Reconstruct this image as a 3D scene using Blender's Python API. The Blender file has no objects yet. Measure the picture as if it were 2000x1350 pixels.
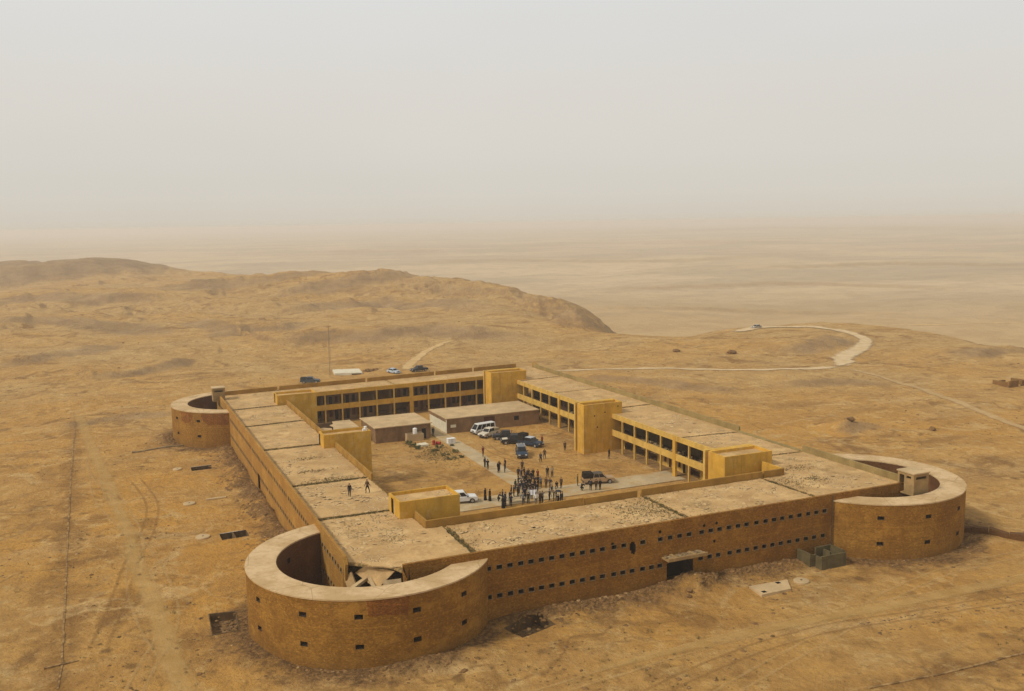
import bpy, bmesh, math, random
import numpy as np
from mathutils import Vector, Matrix, noise as mnoise
from mathutils.bvhtree import BVHTree

random.seed(7)
RAD = math.radians
S = bpy.context.scene
COL = S.collection

# ------------------------------------------------------------------ camera
cam_d = bpy.data.cameras.new("camera")
cam = bpy.data.objects.new("camera", cam_d)
COL.objects.link(cam)
cam_d.sensor_width = 36.0
cam_d.lens = 1858.177 / 2000 * 36.0
cam_d.clip_start = 0.5
cam_d.clip_end = 60000
CAM = Vector((-22.5336, -91.9742, 43.1318))
cam.matrix_world = Matrix(((0.9151185, 0.06606282, -0.3977359, CAM.x),
                           (-0.40286874, 0.11076157, -0.90853104, CAM.y),
                           (-0.01596627, 0.99164892, 0.1279746, CAM.z),
                           (0, 0, 0, 1)))
S.camera = cam

# ------------------------------------------------------------------ world: dusty overcast sky
W = bpy.data.worlds.new("World"); S.world = W; W.use_nodes = True
nt = W.node_tree; nt.nodes.clear()
SUN_EL, SUN_AZ = RAD(43), (-1.0, -0.06)
out = nt.nodes.new("ShaderNodeOutputWorld")
bg = nt.nodes.new("ShaderNodeBackground"); bg.inputs[1].default_value = 1.0
sky = nt.nodes.new("ShaderNodeTexSky"); sky.sky_type = 'NISHITA'; sky.sun_disc = False
sky.sun_elevation = SUN_EL; sky.sun_rotation = math.atan2(SUN_AZ[0], SUN_AZ[1])
sky.dust_density = 8.0; sky.air_density = 1.0; sky.ozone_density = 1.0
sc_ = nt.nodes.new("ShaderNodeVectorMath"); sc_.operation = 'SCALE'; sc_.inputs['Scale'].default_value = 0.10
tc = nt.nodes.new("ShaderNodeTexCoord")
sep = nt.nodes.new("ShaderNodeSeparateXYZ")
ramp = nt.nodes.new("ShaderNodeValToRGB")
# airborne dust seen against the sky: brightness against sine of elevation
els = [(0.0, (0.690, 0.630, 0.535)), (0.03, (0.715, 0.675, 0.600)), (0.07, (0.732, 0.700, 0.640)),
       (0.13, (0.752, 0.722, 0.668)), (0.24, (0.765, 0.766, 0.755)), (0.5, (0.66, 0.66, 0.65)), (1.0, (0.56, 0.56, 0.55))]
cr = ramp.color_ramp
cr.elements[0].position, cr.elements[0].color = els[0][0], (*els[0][1], 1)
cr.elements[1].position, cr.elements[1].color = els[-1][0], (*els[-1][1], 1)
for p_, c_ in els[1:-1]:
    e = cr.elements.new(p_); e.color = (*c_, 1)
# thin uneven dust veils
nz = nt.nodes.new("ShaderNodeTexNoise"); nz.inputs['Scale'].default_value = 2.2; nz.inputs['Detail'].default_value = 3
mp = nt.nodes.new("ShaderNodeMapping"); mp.inputs['Scale'].default_value = (1, 1, 3)
mr = nt.nodes.new("ShaderNodeMapRange"); mr.inputs[3].default_value = 0.94; mr.inputs[4].default_value = 1.04
mul = nt.nodes.new("ShaderNodeVectorMath"); mul.operation = 'SCALE'
mx = nt.nodes.new("ShaderNodeMix"); mx.data_type = 'RGBA'; mx.inputs[0].default_value = 0.93
L = nt.links.new
L(tc.outputs['Generated'], sep.inputs[0]); L(sep.outputs['Z'], ramp.inputs[0])
L(tc.outputs['Generated'], mp.inputs[0]); L(mp.outputs[0], nz.inputs['Vector'])
L(nz.outputs['Fac'], mr.inputs[0]); L(ramp.outputs[0], mul.inputs[0]); L(mr.outputs[0], mul.inputs['Scale'])
L(sky.outputs[0], sc_.inputs[0]); L(sc_.outputs[0], mx.inputs[6]); L(mul.outputs[0], mx.inputs[7])
L(mx.outputs[2], bg.inputs[0]); L(bg.outputs[0], out.inputs[0])

# ------------------------------------------------------------------ sun behind the dust
sun_d = bpy.data.lights.new("sun", 'SUN'); sun_d.energy = 2.35; sun_d.angle = RAD(9); sun_d.color = (1.0, 0.93, 0.82)
sun = bpy.data.objects.new("sun", sun_d); COL.objects.link(sun)
h = math.hypot(*SUN_AZ)
tosun = Vector((SUN_AZ[0] / h * math.cos(SUN_EL), SUN_AZ[1] / h * math.cos(SUN_EL), math.sin(SUN_EL)))
sun.rotation_euler = tosun.to_track_quat('Z', 'Y').to_euler()

S.view_settings.view_transform = 'Standard'
S.view_settings.look = 'None'
S.view_settings.exposure = 0.0
S.view_settings.gamma = 1.0
S.render.engine = 'CYCLES'
S.cycles.use_denoising = True
S.cycles.max_bounces = 8
S.cycles.volume_bounces = 1

# ------------------------------------------------------------------ helpers
def tag(o, label=None, cat=None, group=None, kind=None):
    if label: o['label'] = label
    if cat: o['category'] = cat
    if group: o['group'] = group
    if kind: o['kind'] = kind
    return o

def empty(name, loc=(0, 0, 0), rz=0.0, parent=None):
    o = bpy.data.objects.new(name, None); o.empty_display_size = 0.5
    COL.objects.link(o); o.location = loc; o.rotation_euler = (0, 0, rz)
    if parent: o.parent = parent
    return o

class MB:
    """collects polygons and links them as one mesh object"""
    def __init__(s): s.v, s.f, s.m = [], [], []
    def poly(s, pts, m=0):
        n = len(s.v); s.v += [tuple(p) for p in pts]; s.f.append(tuple(range(n, n + len(pts)))); s.m.append(m)
    def prism(s, pts, z0, z1, m=0, mt=None):
        """vertical prism over a counter-clockwise outline; z1 may be a function"""
        zt = z1 if callable(z1) else (lambda x, y: z1)
        n = len(s.v); k = len(pts)
        s.v += [(x, y, z0) for x, y in pts] + [(x, y, zt(x, y)) for x, y in pts]
        s.f.append(tuple(n + i for i in reversed(range(k)))); s.m.append(m)
        s.f.append(tuple(n + k + i for i in range(k))); s.m.append(m if mt is None else mt)
        for i in range(k):
            j = (i + 1) % k
            s.f.append((n + i, n + j, n + k + j, n + k + i)); s.m.append(m)
    def box(s, x0, x1, y0, y1, z0, z1, m=0, mt=None):
        s.prism([(x0, y0), (x1, y0), (x1, y1), (x0, y1)], z0, z1, m, mt)
    def hexa(s, b, t, m=0):
        """eight corners: bottom ring and top ring of any length"""
        n = len(s.v); k = len(b); s.v += [tuple(p) for p in b] + [tuple(p) for p in t]
        s.f.append(tuple(n + i for i in reversed(range(k)))); s.f.append(tuple(n + k + i for i in range(k)))
        s.m += [m, m]
        for i in range(k):
            j = (i + 1) % k
            s.f.append((n + i, n + j, n + k + j, n + k + i)); s.m.append(m)
    def tube(s, pts, r, n=8, m=0, cap=True):
        rr = r if isinstance(r, (list, tuple)) else [r] * len(pts)
        base = len(s.v); P = [Vector(p) for p in pts]
        for i, p in enumerate(P):
            d = (P[min(i + 1, len(P) - 1)] - P[max(i - 1, 0)]).normalized()
            a = d.orthogonal().normalized() if abs(d.z) > .9 else d.cross(Vector((0, 0, 1))).normalized()
            b = d.cross(a).normalized()
            for k in range(n):
                t = 2 * math.pi * k / n
                s.v.append(tuple(p + (a * math.cos(t) + b * math.sin(t)) * rr[i]))
        for i in range(len(P) - 1):
            for k in range(n):
                q = (k + 1) % n
                s.f.append((base + i * n + k, base + i * n + q, base + (i + 1) * n + q, base + (i + 1) * n + k)); s.m.append(m)
        if cap:
            s.f.append(tuple(base + k for k in reversed(range(n)))); s.m.append(m)
            s.f.append(tuple(base + (len(P) - 1) * n + k for k in range(n))); s.m.append(m)
    def lathe(s, prof, c=(0, 0, 0), n=20, m=0, axis='z', caps=True):
        base = len(s.v)
        for r, z in prof:
            for k in range(n):
                t = 2 * math.pi * k / n; a, b = r * math.cos(t), r * math.sin(t)
                s.v.append((c[0] + a, c[1] + b, c[2] + z) if axis == 'z' else (c[0] + a, c[1] + z, c[2] + b))
        for i in range(len(prof) - 1):
            for k in range(n):
                q = (k + 1) % n
                s.f.append((base + i * n + k, base + i * n + q, base + (i + 1) * n + q, base + (i + 1) * n + k)); s.m.append(m)
        if caps:
            s.f.append(tuple(base + k for k in reversed(range(n)))); s.m.append(m)
            s.f.append(tuple(base + (len(prof) - 1) * n + k for k in range(n))); s.m.append(m)
    def stone(s, c, r, rnd, m=0, flat=.65):
        t = (1 + 5 ** .5) / 2
        V = [(-1, t, 0), (1, t, 0), (-1, -t, 0), (1, -t, 0), (0, -1, t), (0, 1, t), (0, -1, -t), (0, 1, -t), (t, 0, -1), (t, 0, 1), (-t, 0, -1), (-t, 0, 1)]
        F = [(0, 11, 5), (0, 5, 1), (0, 1, 7), (0, 7, 10), (0, 10, 11), (1, 5, 9), (5, 11, 4), (11, 10, 2), (10, 7, 6), (7, 1, 8), (3, 9, 4), (3, 4, 2), (3, 2, 6), (3, 6, 8), (3, 8, 9), (4, 9, 5), (2, 4, 11), (6, 2, 10), (8, 6, 7), (9, 8, 1)]
        a = rnd.uniform(0, 6.28); sx, sy, sz = rnd.uniform(.7, 1.3), rnd.uniform(.6, 1.1), flat * rnd.uniform(.6, 1.1)
        n = len(s.v); ca, sa = math.cos(a), math.sin(a)
        for x, y, z in V:
            k = r / 1.9 * rnd.uniform(.75, 1.15)
            x, y, z = x * sx * k, y * sy * k, z * sz * k
            s.v.append((c[0] + x * ca - y * sa, c[1] + x * sa + y * ca, c[2] + z))
        for f in F: s.f.append(tuple(n + i for i in f)); s.m.append(m)
    def build(s, name, mats, parent=None, smooth=False):
        me = bpy.data.meshes.new(name)
        me.from_pydata(s.v, [], s.f)
        mats = mats if isinstance(mats, (list, tuple)) else [mats]
        for x in mats: me.materials.append(x)
        if len(mats) > 1: me.polygons.foreach_set('material_index', s.m)
        if smooth: me.polygons.foreach_set('use_smooth', [True] * len(me.polygons))
        me.update()
        o = bpy.data.objects.new(name, me); COL.objects.link(o)
        if parent: o.parent = parent
        return o

# ------------------------------------------------------------------ materials
class NT:
    def __init__(s, name):
        s.mat = bpy.data.materials.new(name); s.mat.use_nodes = True
        s.t = s.mat.node_tree; s.n = s.t.nodes; s.b = s.n['Principled BSDF']
        s.b.inputs['Roughness'].default_value = .9
        s.b.inputs['Specular IOR Level'].default_value = .15
        g = s.n.new("ShaderNodeNewGeometry"); s.pos = g.outputs['Position']; s.nor = g.outputs['Normal']
    def l(s, a, b): s.t.links.new(a, b)
    def noise(s, scale, detail=6, rough=.55, vec=None, dist=0.0):
        n = s.n.new("ShaderNodeTexNoise"); n.inputs['Scale'].default_value = scale
        n.inputs['Detail'].default_value = detail; n.inputs['Roughness'].default_value = rough; n.inputs['Distortion'].default_value = dist
        s.l(vec or s.pos, n.inputs['Vector']); return n.outputs['Fac']
    def vor(s, scale, feature='F1', vec=None, rnd=1.0):
        n = s.n.new("ShaderNodeTexVoronoi"); n.feature = feature; n.inputs['Scale'].default_value = scale
        n.inputs['Randomness'].default_value = rnd
        s.l(vec or s.pos, n.inputs['Vector']); return n.outputs
    def mapping(s, scale, rot=(0, 0, 0), loc=(0, 0, 0)):
        n = s.n.new("ShaderNodeMapping"); n.inputs['Scale'].default_value = scale; n.inputs['Rotation'].default_value = rot
        n.inputs['Location'].default_value = loc
        s.l(s.pos, n.inputs['Vector']); return n.outputs[0]
    def rng(s, v, a, b, c=0.0, d=1.0, smooth=True):
        n = s.n.new("ShaderNodeMapRange"); n.interpolation_type = 'SMOOTHSTEP' if smooth else 'LINEAR'
        for i, x in enumerate((a, b, c, d)): n.inputs[i + 1].default_value = x
        s.l(v, n.inputs[0]); return n.outputs[0]
    def math(s, op, a, b=None, clamp=False):
        n = s.n.new("ShaderNodeMath"); n.operation = op; n.use_clamp = clamp
        for i, x in enumerate((a, b)):
            if x is None: continue
            if isinstance(x, (int, float)): n.inputs[i].default_value = x
            else: s.l(x, n.inputs[i])
        return n.outputs[0]
    def mix(s, f, a, b, blend='MIX'):
        n = s.n.new("ShaderNodeMix"); n.data_type = 'RGBA'; n.blend_type = blend
        for i, x in ((0, f), (6, a), (7, b)):
            if isinstance(x, tuple): n.inputs[i].default_value = (*x, 1)
            elif isinstance(x, (int, float)): n.inputs[i].default_value = x
            else: s.l(x, n.inputs[i])
        return n.outputs[2]
    def attr(s, name):
        n = s.n.new("ShaderNodeAttribute"); n.attribute_name = name; return n.outputs['Fac']
    def sepz(s):
        n = s.n.new("ShaderNodeSeparateXYZ"); s.l(s.pos, n.inputs[0]); return n.outputs
    def bump(s, hgt, strength=.5, dist=.1):
        n = s.n.new("ShaderNodeBump"); n.inputs['Strength'].default_value = strength; n.inputs['Distance'].default_value = dist
        s.l(hgt, n.inputs['Height']); s.l(n.outputs[0], s.b.inputs['Normal'])
    def done(s, c, rough=None):
        if isinstance(c, tuple): s.b.inputs['Base Color'].default_value = (*c, 1)
        else: s.l(c, s.b.inputs['Base Color'])
        if rough is not None: s.b.inputs['Roughness'].default_value = rough
        return s.mat

def sc3(c, k): return tuple(min(1, x * k) for x in c)

def worn(name, c, scale=1.2, amt=.25, rough=.9, stain=None, stain_f=(.55, .75), fine=9.0, runs=False):
    """painted or plastered surface with blotches, fine grain and stains"""
    m = NT(name)
    f = m.rng(m.noise(scale, 5), .3, .7)
    col = m.mix(f, sc3(c, 1 - amt), sc3(c, 1 + amt * .7))
    g = m.rng(m.noise(fine, 4, .6), .3, .7)
    col = m.mix(m.math('MULTIPLY', g, .45), col, sc3(c, .72))
    if stain: col = m.mix(m.rng(m.noise(scale * .6, 7, .65, m.mapping((1, 1, .35))), *stain_f), col, stain)
    if runs:
        col = m.mix(m.math('MULTIPLY', m.rng(m.noise(1.5, 6, .7, m.mapping((1, 1, .10))), .50, .70), .55), col, stain)
        col = m.mix(m.math('MULTIPLY', m.rng(m.noise(.7, 7, .7), .52, .68), .45), col, (.62, .43, .17))
        col = m.mix(m.math('MULTIPLY', m.rng(m.noise(6, 6, .75), .58, .68), .5), col, (.30, .17, .05))
    m.bump(m.noise(fine, 5), .25, .04)
    return m.done(col, rough)

def paint(name, c, rough=.35, metal=0.0, dust=.25, spec=.25):
    m = NT(name)
    d = m.rng(m.noise(2.5, 5), .35, .75, 0, dust)
    m.b.inputs['Metallic'].default_value = metal; m.b.inputs['Specular IOR Level'].default_value = spec
    return m.done(m.mix(d, c, (.42, .30, .16)), rough)

def masonry(name, c1, c2, c3, band=None, k=1.0):
    """coursed rubble stone seen from afar: fine warm grain, faint courses, broad weathering"""
    m = NT(name)
    hue = m.mix(m.rng(m.noise(.16, 7, .62), .36, .64), c1, c2)
    v = m.vor(5.5, 'F1', m.mapping((1.0, 1.0, 1.7)))
    rgb = m.n.new("ShaderNodeSeparateColor"); m.l(v['Color'], rgb.inputs[0])
    col = m.mix(m.math('MULTIPLY', m.rng(rgb.outputs[0], .1, 1.0), .48 * k), hue, c3)
    col = m.mix(m.math('MULTIPLY', m.rng(rgb.outputs[1], .82, .98), .38 * k), col, sc3(c1, 1.6))
    col = m.mix(m.math('MULTIPLY', m.rng(m.noise(3.5, 6, .72), .44, .66), .45 * k), col, sc3(c3, .8))
    z = m.sepz()['Z']
    # faint horizontal courses, uneven along their length
    crs = m.math('SINE', m.math('ADD', m.math('MULTIPLY', z, 15.7), m.math('MULTIPLY', m.noise(.25, 4), 5.0)))
    col = m.mix(m.math('MULTIPLY', m.math('MULTIPLY', m.rng(crs, .55, 1.0), m.rng(m.noise(.5, 4), .42, .6)), .30), col, sc3(c3, .75))
    if band is not None:
        for zz in band:
            d = m.math('ABSOLUTE', m.math('SUBTRACT', z, zz))
            col = m.mix(m.math('MULTIPLY', m.rng(d, .03, .09, 1, 0), .32), col, sc3(c1, 1.3))
    col = m.mix(m.math('MULTIPLY', m.rng(m.noise(.33, 7, .68, m.mapping((1, 1, 1.4), loc=(5, 3, 9))), .50, .66), .50), col, sc3(c1, 1.32))
    col = m.mix(m.math('MULTIPLY', m.rng(m.noise(.24, 7, .70, m.mapping((1, 1, .7), loc=(15, 43, 2))), .52, .68), .50), col, sc3(c3, .95))
    # rain stains running down and dirt splashed up from the ground
    st = m.rng(m.noise(.8, 7, .68, m.mapping((1, 1, .13))), .52, .72)
    col = m.mix(m.math('MULTIPLY', st, .42), col, sc3(c2, .55))
    foot = m.rng(m.math('ADD', z, m.math('MULTIPLY', m.noise(.6, 5, .65), 2.2)), 2.9, 1.2)
    col = m.mix(m.math('MULTIPLY', foot, .38), col, (.165, .078, .024))
    m.bump(m.math('ADD', m.math('MULTIPLY', v['Distance'], -.7), m.noise(4.5, 6, .65)), .7, .07)
    return m.done(col, .95)

STONE = masonry("rubble_stone", (.305, .146, .026), (.245, .108, .018), (.155, .065, .012), band=(4.25,), k=1.25)
STONE_B = masonry("bastion_stone", (.330, .168, .030), (.265, .124, .020), (.165, .074, .014), band=(4.25,), k=1.25)
BRICK = masonry("bare_brick", (.27, .110, .022), (.22, .082, .017), (.12, .044, .011), k=1.5)
YEL = worn("yellow_render", (.605, .338, .045), 0.5, .18, .9, (.33, .165, .030), (.54, .80), 5, runs=True)
YEL_P = worn("pale_yellow_render", (.60, .38, .085), .8, .18, .9, (.36, .20, .045), (.54, .8), 5, runs=True)
PARA = worn("parapet_render", (.36, .195, .040), .5, .25, .95, (.21, .105, .024), (.55, .75), 5)
PARA_G = worn("grey_parapet_render", (.30, .215, .080), .5, .25, .95, (.20, .135, .045), (.55, .75), 5)
INNER = worn("shade_toned_inner_render", (.075, .042, .018), .6, .4, .95, (.03, .018, .008), (.46, .66), 4)  # gallery walls coloured darker to imitate the shade of deep bays
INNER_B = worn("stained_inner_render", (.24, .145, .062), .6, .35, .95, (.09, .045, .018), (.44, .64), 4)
CONC = worn("concrete", (.33, .235, .125), .9, .28, .92, (.18, .12, .055), (.5, .72), 6)
CONC_P = worn("pale_concrete", (.53, .38, .20), .35, .16, .92, (.38, .24, .10), (.58, .78), 3)
CONC_G = worn("grey_concrete", (.125, .098, .045), .9, .3, .92, (.065, .05, .022), (.5, .72), 5)
WHITE_W = worn("whitewash", (.68, .61, .44), .9, .12, .9, (.46, .36, .20), (.6, .8), 4)
WHITE_P = worn("white_plastic", (.78, .76, .70), 1.5, .06, .5)
DARK = worn("opening_shade_fill", (.006, .004, .003), 2, .3)  # near-black fill that paints the shade inside openings
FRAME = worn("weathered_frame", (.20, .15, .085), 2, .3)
REVEAL = worn("shade_coloured_render", (.055, .036, .020), 2, .3)  # reveals darkened in their colour to imitate shade
WOOD_R = worn("red_brown_door", (.10, .032, .016), 2, .3, .7)
SHED_W = worn("shed_render", (.26, .155, .075), .6, .28, .95, (.14, .08, .035), (.5, .72), 4)
SHED_R = worn("shed_roof", (.53, .375, .195), .4, .2, .95, (.34, .22, .10), (.52, .74), 3, runs=False)
MAST_M = worn("dusty_mast_steel", (.20, .16, .11), 3, .3, .6)
METAL = worn("rusty_metal", (.10, .072, .045), 3, .3, .6)
RED = worn("red_paint", (.36, .03, .02), 3, .25, .5)

def roof_mat():
    """sand-covered roof felt that has cracked into curling flakes"""
    m = NT("cracked_roof")
    a, b = (.57, .365, .155), (.44, .275, .112)
    col = m.mix(m.rng(m.noise(.16, 6), .35, .68), a, b)
    col = m.mix(m.math('MULTIPLY', m.rng(m.noise(2.2, 6, .65), .42, .7), .38), col, (.40, .24, .095))
    warp = m.n.new("ShaderNodeVectorMath"); warp.operation = 'ADD'
    wn = m.n.new("ShaderNodeTexNoise"); wn.inputs['Scale'].default_value = .8; wn.inputs['Detail'].default_value = 3
    m.l(m.pos, wn.inputs['Vector']); m.l(m.pos, warp.inputs[0]); m.l(wn.outputs['Color'], warp.inputs[1])
    e = m.vor(.95, 'DISTANCE_TO_EDGE', warp.outputs[0])['Distance']
    part = m.rng(m.noise(.5, 3), .44, .60)
    region = m.rng(m.noise(.13, 4), .38, .55)
    col = m.mix(m.math('MULTIPLY', m.rng(m.noise(.38, 8, .72), .45, .62), .68), col, (.34, .20, .078))
    col = m.mix(m.math('MULTIPLY', m.rng(m.noise(.28, 8, .72, m.mapping((1, 1, 1), loc=(7, 70, 0))), .51, .64), .62), col, (.66, .455, .205))
    col = m.mix(m.math('MULTIPLY', m.rng(m.noise(4.5, 7, .75), .50, .66), .45), col, (.30, .18, .07))
    crack = m.math('MULTIPLY', m.math('MULTIPLY', m.rng(e, .012, .075, 1, 0), part), region)
    rim = m.math('MULTIPLY', m.math('MULTIPLY', m.rng(e, .07, .18, 1, 0), part), region)
    col = m.mix(m.math('MULTIPLY', rim, .55), col, (.68, .48, .25))
    col = m.mix(m.math('MULTIPLY', crack, .88), col, (.17, .10, .036))
    weeds = m.math('MULTIPLY', m.rng(m.noise(.20, 4, .5, m.mapping((1, 1, 1), loc=(13, 4, 0))), .60, .68), m.rng(m.noise(3.2, 4, .7), .46, .58))
    col = m.mix(m.math('MULTIPLY', weeds, .7), col, (.17, .12, .045))
    m.bump(m.math('SUBTRACT', m.noise(3, 4), m.math('MULTIPLY', crack, 1.0)), .5, .08)
    return m.done(col, .95)
ROOF = roof_mat()
JOINT = worn("weedy_joint", (.20, .14, .05), 2.2, .5, .95, (.42, .265, .10), (.40, .58), 7)

# ------------------------------------------------------------------ terrain height
def _h(ix, iy, seed):
    n = (ix.astype(np.int64) * 374761393 + iy.astype(np.int64) * 668265263 + seed * 974634777) & 0xffffffff
    n = ((n ^ (n >> 13)) * 1274126177) & 0xffffffff
    return ((n ^ (n >> 16)) & 0xffff) / 65535.0
def vnoise(x, y, seed=0):
    xi, yi = np.floor(x), np.floor(y); fx, fy = x - xi, y - yi
    fx = fx * fx * fx * (fx * (fx * 6 - 15) + 10); fy = fy * fy * fy * (fy * (fy * 6 - 15) + 10)
    a, b, c, d = _h(xi, yi, seed), _h(xi + 1, yi, seed), _h(xi, yi + 1, seed), _h(xi + 1, yi + 1, seed)
    return (a + (b - a) * fx) * (1 - fy) + (c + (d - c) * fx) * fy
def fbm(x, y, seed=0, o=5, g=.5):
    s, a, t = 0, 1.0, 0
    for i in range(o):
        s = s + a * (vnoise(x, y, seed + i) - .5); t += a; a *= g; x = x * 2.03 + 17.1; y = y * 2.03 - 9.3
    return s / t * 2
def sst(a, b, v):
    t = np.clip((v - a) / (b - a), 0, 1); return t * t * (3 - 2 * t)
PLATEAU = [(-4000, 1250), (-260, 1180), (40, 1040), (140, 820), (190, 735), (198, 560), (200, 425), (182, 352), (146, 290), (149, 255),
           (153, 230), (166, 210), (180, 203), (196, 207), (214, 218), (256, 221), (268, 200), (256, 160), (250, 120), (262, 60), (300, -40), (420, -500), (-4000, -700)]
def sdist(x, y, P):
    d = np.full(x.shape, 1e9); ins = np.zeros(x.shape, bool)
    for i in range(len(P)):
        (ax, ay), (bx, by) = P[i], P[(i + 1) % len(P)]
        ex, ey = bx - ax, by - ay
        t = np.clip(((x - ax) * ex + (y - ay) * ey) / (ex * ex + ey * ey), 0, 1)
        d = np.minimum(d, np.hypot(x - ax - t * ex, y - ay - t * ey))
        c = ((ay > y) != (by > y)) & (x < (bx - ax) * (y - ay) / ((by - ay) if by != ay else 1e-9) + ax)
        ins ^= c
    return np.where(ins, -d, d)
FORT = [(0, 0), (77, 0), (77, 125), (0, 118.6)]
BAST = [(3.42, 7.46), (73.66, 7.05), (3.5, 111.0)]
RO, RI, HB = 13.285, 10.125, 7.2
def foot(x, y):
    d = sdist(x, y, FORT)
    for cx, cy in BAST: d = np.minimum(d, np.hypot(x - cx, y - cy) - RO)
    return d
MOUNDS = [(39, -1.6, 4.5, 2.6, 1.75), (20, -.6, 6, 1.6, .55), (28, -.6, 7, 1.6, .4), (47, -.5, 5, 1.8, .7), (54, -.4, 5, 1.8, .55), (-.8, 95, 2.2, 8, .9),
          (-.8, 79, 2.0, 6, .9), (-.7, 60, 1.8, 6, 1.0), (-.7, 50, 1.6, 5, .8), (-.7, 37, 1.8, 6, .9), (-10, 3, 3, 5, .5), (5, -6.5, 8, 2, .5), (88, 2, 5, 5, .6),
          (84, -5, 4, 3, .5), (-11, 112, 3, 6, 1.0), (158, 252, 12, 9, 3.6), (117, 57, 3, 2, .9), (128, 47, 2.5, 2, .7), (83, 108, 5, 3, .6), (96, 128, 6, 3, .7)]
# eroded scarps: crest line (left to right as seen from the fort), height, face width, length of the flat behind
SCARPS = [([(48, 272), (60, 268), (74, 267), (103, 266), (123, 239)], 3.4, 17, 60), ([(69, 409), (102, 435), (140, 455), (165, 365)], 4.0, 24, 60),
          ([(88, 514), (140, 537), (176, 535)], 4.5, 28, 90), ([(-52, 252), (-41, 267), (-30, 276), (-26, 291)], 1.8, 11, 30), ([(-24, 209), (-8, 221), (0, 235)], 1.5, 9, 25), ([(19, 354), (28, 307), (52, 319)], 2.4, 15, 35),
          ([(-63, 391), (-38, 396), (-8, 357), (5, 326)], 2.6, 18, 40), ([(222, 124), (240, 122), (250, 112)], 1.8, 10, 14), ([(104, 139), (117, 124), (124, 104)], 1.0, 7, 18), ([(144, 107), (155, 102), (163, 93)], 1.1, 7, 16),
          ([(-76, 567), (-42, 566), (9, 508)], 3.0, 26, 60), ([(22, 572), (70, 565), (117, 592)], 3.5, 28, 70), ([(-30, 138), (-21, 143), (-8, 144)], .6, 5, 12), ([(178, 152), (195, 165), (216, 168)], 2.2, 12, 18), ([(114, 56), (123, 57)], .9, 5, 10)]
PLAIN_LINES = [([(626, 1715), (780, 1716), (931, 1480), (1102, 1465)], 4.5, 70, 160), ([(1266, 2838), (1700, 2900), (1879, 2279)], 6, 130, 260), ([(3182, 4869), (4300, 5200), (4084, 4122), (3847, 3221)], 9, 260, 400),
               ([(550, 850), (720, 830), (814, 690)], 2.2, 34, 60), ([(954, 1125), (1150, 1080), (1265, 924)], 3.5, 50, 90), ([(577, 2542), (780, 2650), (875, 2366)], 5, 110, 200), ([(400, 640), (470, 600), (560, 500)], 1.6, 26, 40)]
def scarp_sd(x, y, P):
    """signed distance to a crest line (positive beyond it) and a mask that fades at its ends"""
    best = np.full(x.shape, 1e9); sg = np.zeros(x.shape); tt = np.zeros(x.shape); n = len(P) - 1
    for i in range(n):
        (ax, ay), (bx, by) = P[i], P[i + 1]; ex, ey = bx - ax, by - ay; l2 = ex * ex + ey * ey
        t = ((x - ax) * ex + (y - ay) * ey) / l2
        if i > 0: t = np.maximum(t, 0)
        if i < n - 1: t = np.minimum(t, 1)
        t = np.clip(t, -.6, 1.6)
        d = np.hypot(x - ax - t * ex, y - ay - t * ey); m = d < best
        best = np.where(m, d, best); sg = np.where(m, np.sign(ex * (y - ay) - ey * (x - ax)), sg); tt = np.where(m, (i + t) / n, tt)
    return best * sg, sst(-.25, .12, tt) * sst(1.25, .88, tt)
def scarp(x, y, P, h, w, dec):
    wob = w * (.55 * fbm(x / (w * 1.6), y / (w * 1.6), 301, 5) + .3 * fbm(x / 90, y / 90, 305, 3))
    s, m = scarp_sd(x, y, P); s = s + wob
    return h * m * sst(-w, 0, s) * np.exp(-np.maximum(s, 0) / dec)
def scarp_face(x, y, P, w):
    wob = w * (.55 * fbm(x / (w * 1.6), y / (w * 1.6), 301, 5) + .3 * fbm(x / 90, y / 90, 305, 3))
    s, m = scarp_sd(x, y, P); s = s + wob
    return m * sst(-w * 1.05, -w * .8, s) * sst(w * .05, -w * .3, s)
RIDGE = [(120, 610, 44), (188, 500, 40), (208, 420, 34), (204, 350, 26), (190, 300, 18)]
def ridge_mask(x, y):
    wx, wy = x + 15 * fbm(x / 34, y / 34, 501, 6, .58), y + 15 * fbm(x / 34, y / 34, 511, 6, .58)
    best = np.zeros(x.shape)
    for (ax, ay, ra), (bx, by, rb) in zip(RIDGE[:-1], RIDGE[1:]):
        ex, ey = bx - ax, by - ay; t = np.clip(((wx - ax) * ex + (wy - ay) * ey) / (ex * ex + ey * ey), 0, 1)
        r = ra + (rb - ra) * t; d = np.hypot(wx - ax - t * ex, wy - ay - t * ey)
        best = np.maximum(best, sst(1.2, .25, d / r) * (.9 * t if ax == 120 else 1))
    k = best * 3 + .25 * fbm(x / 18, y / 18, 521, 4) * sst(0, .2, best); f = np.floor(k)
    return np.clip((f + sst(.40, .72, k - f)) / 3 * .75 + best * .25, 0, 1)
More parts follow.
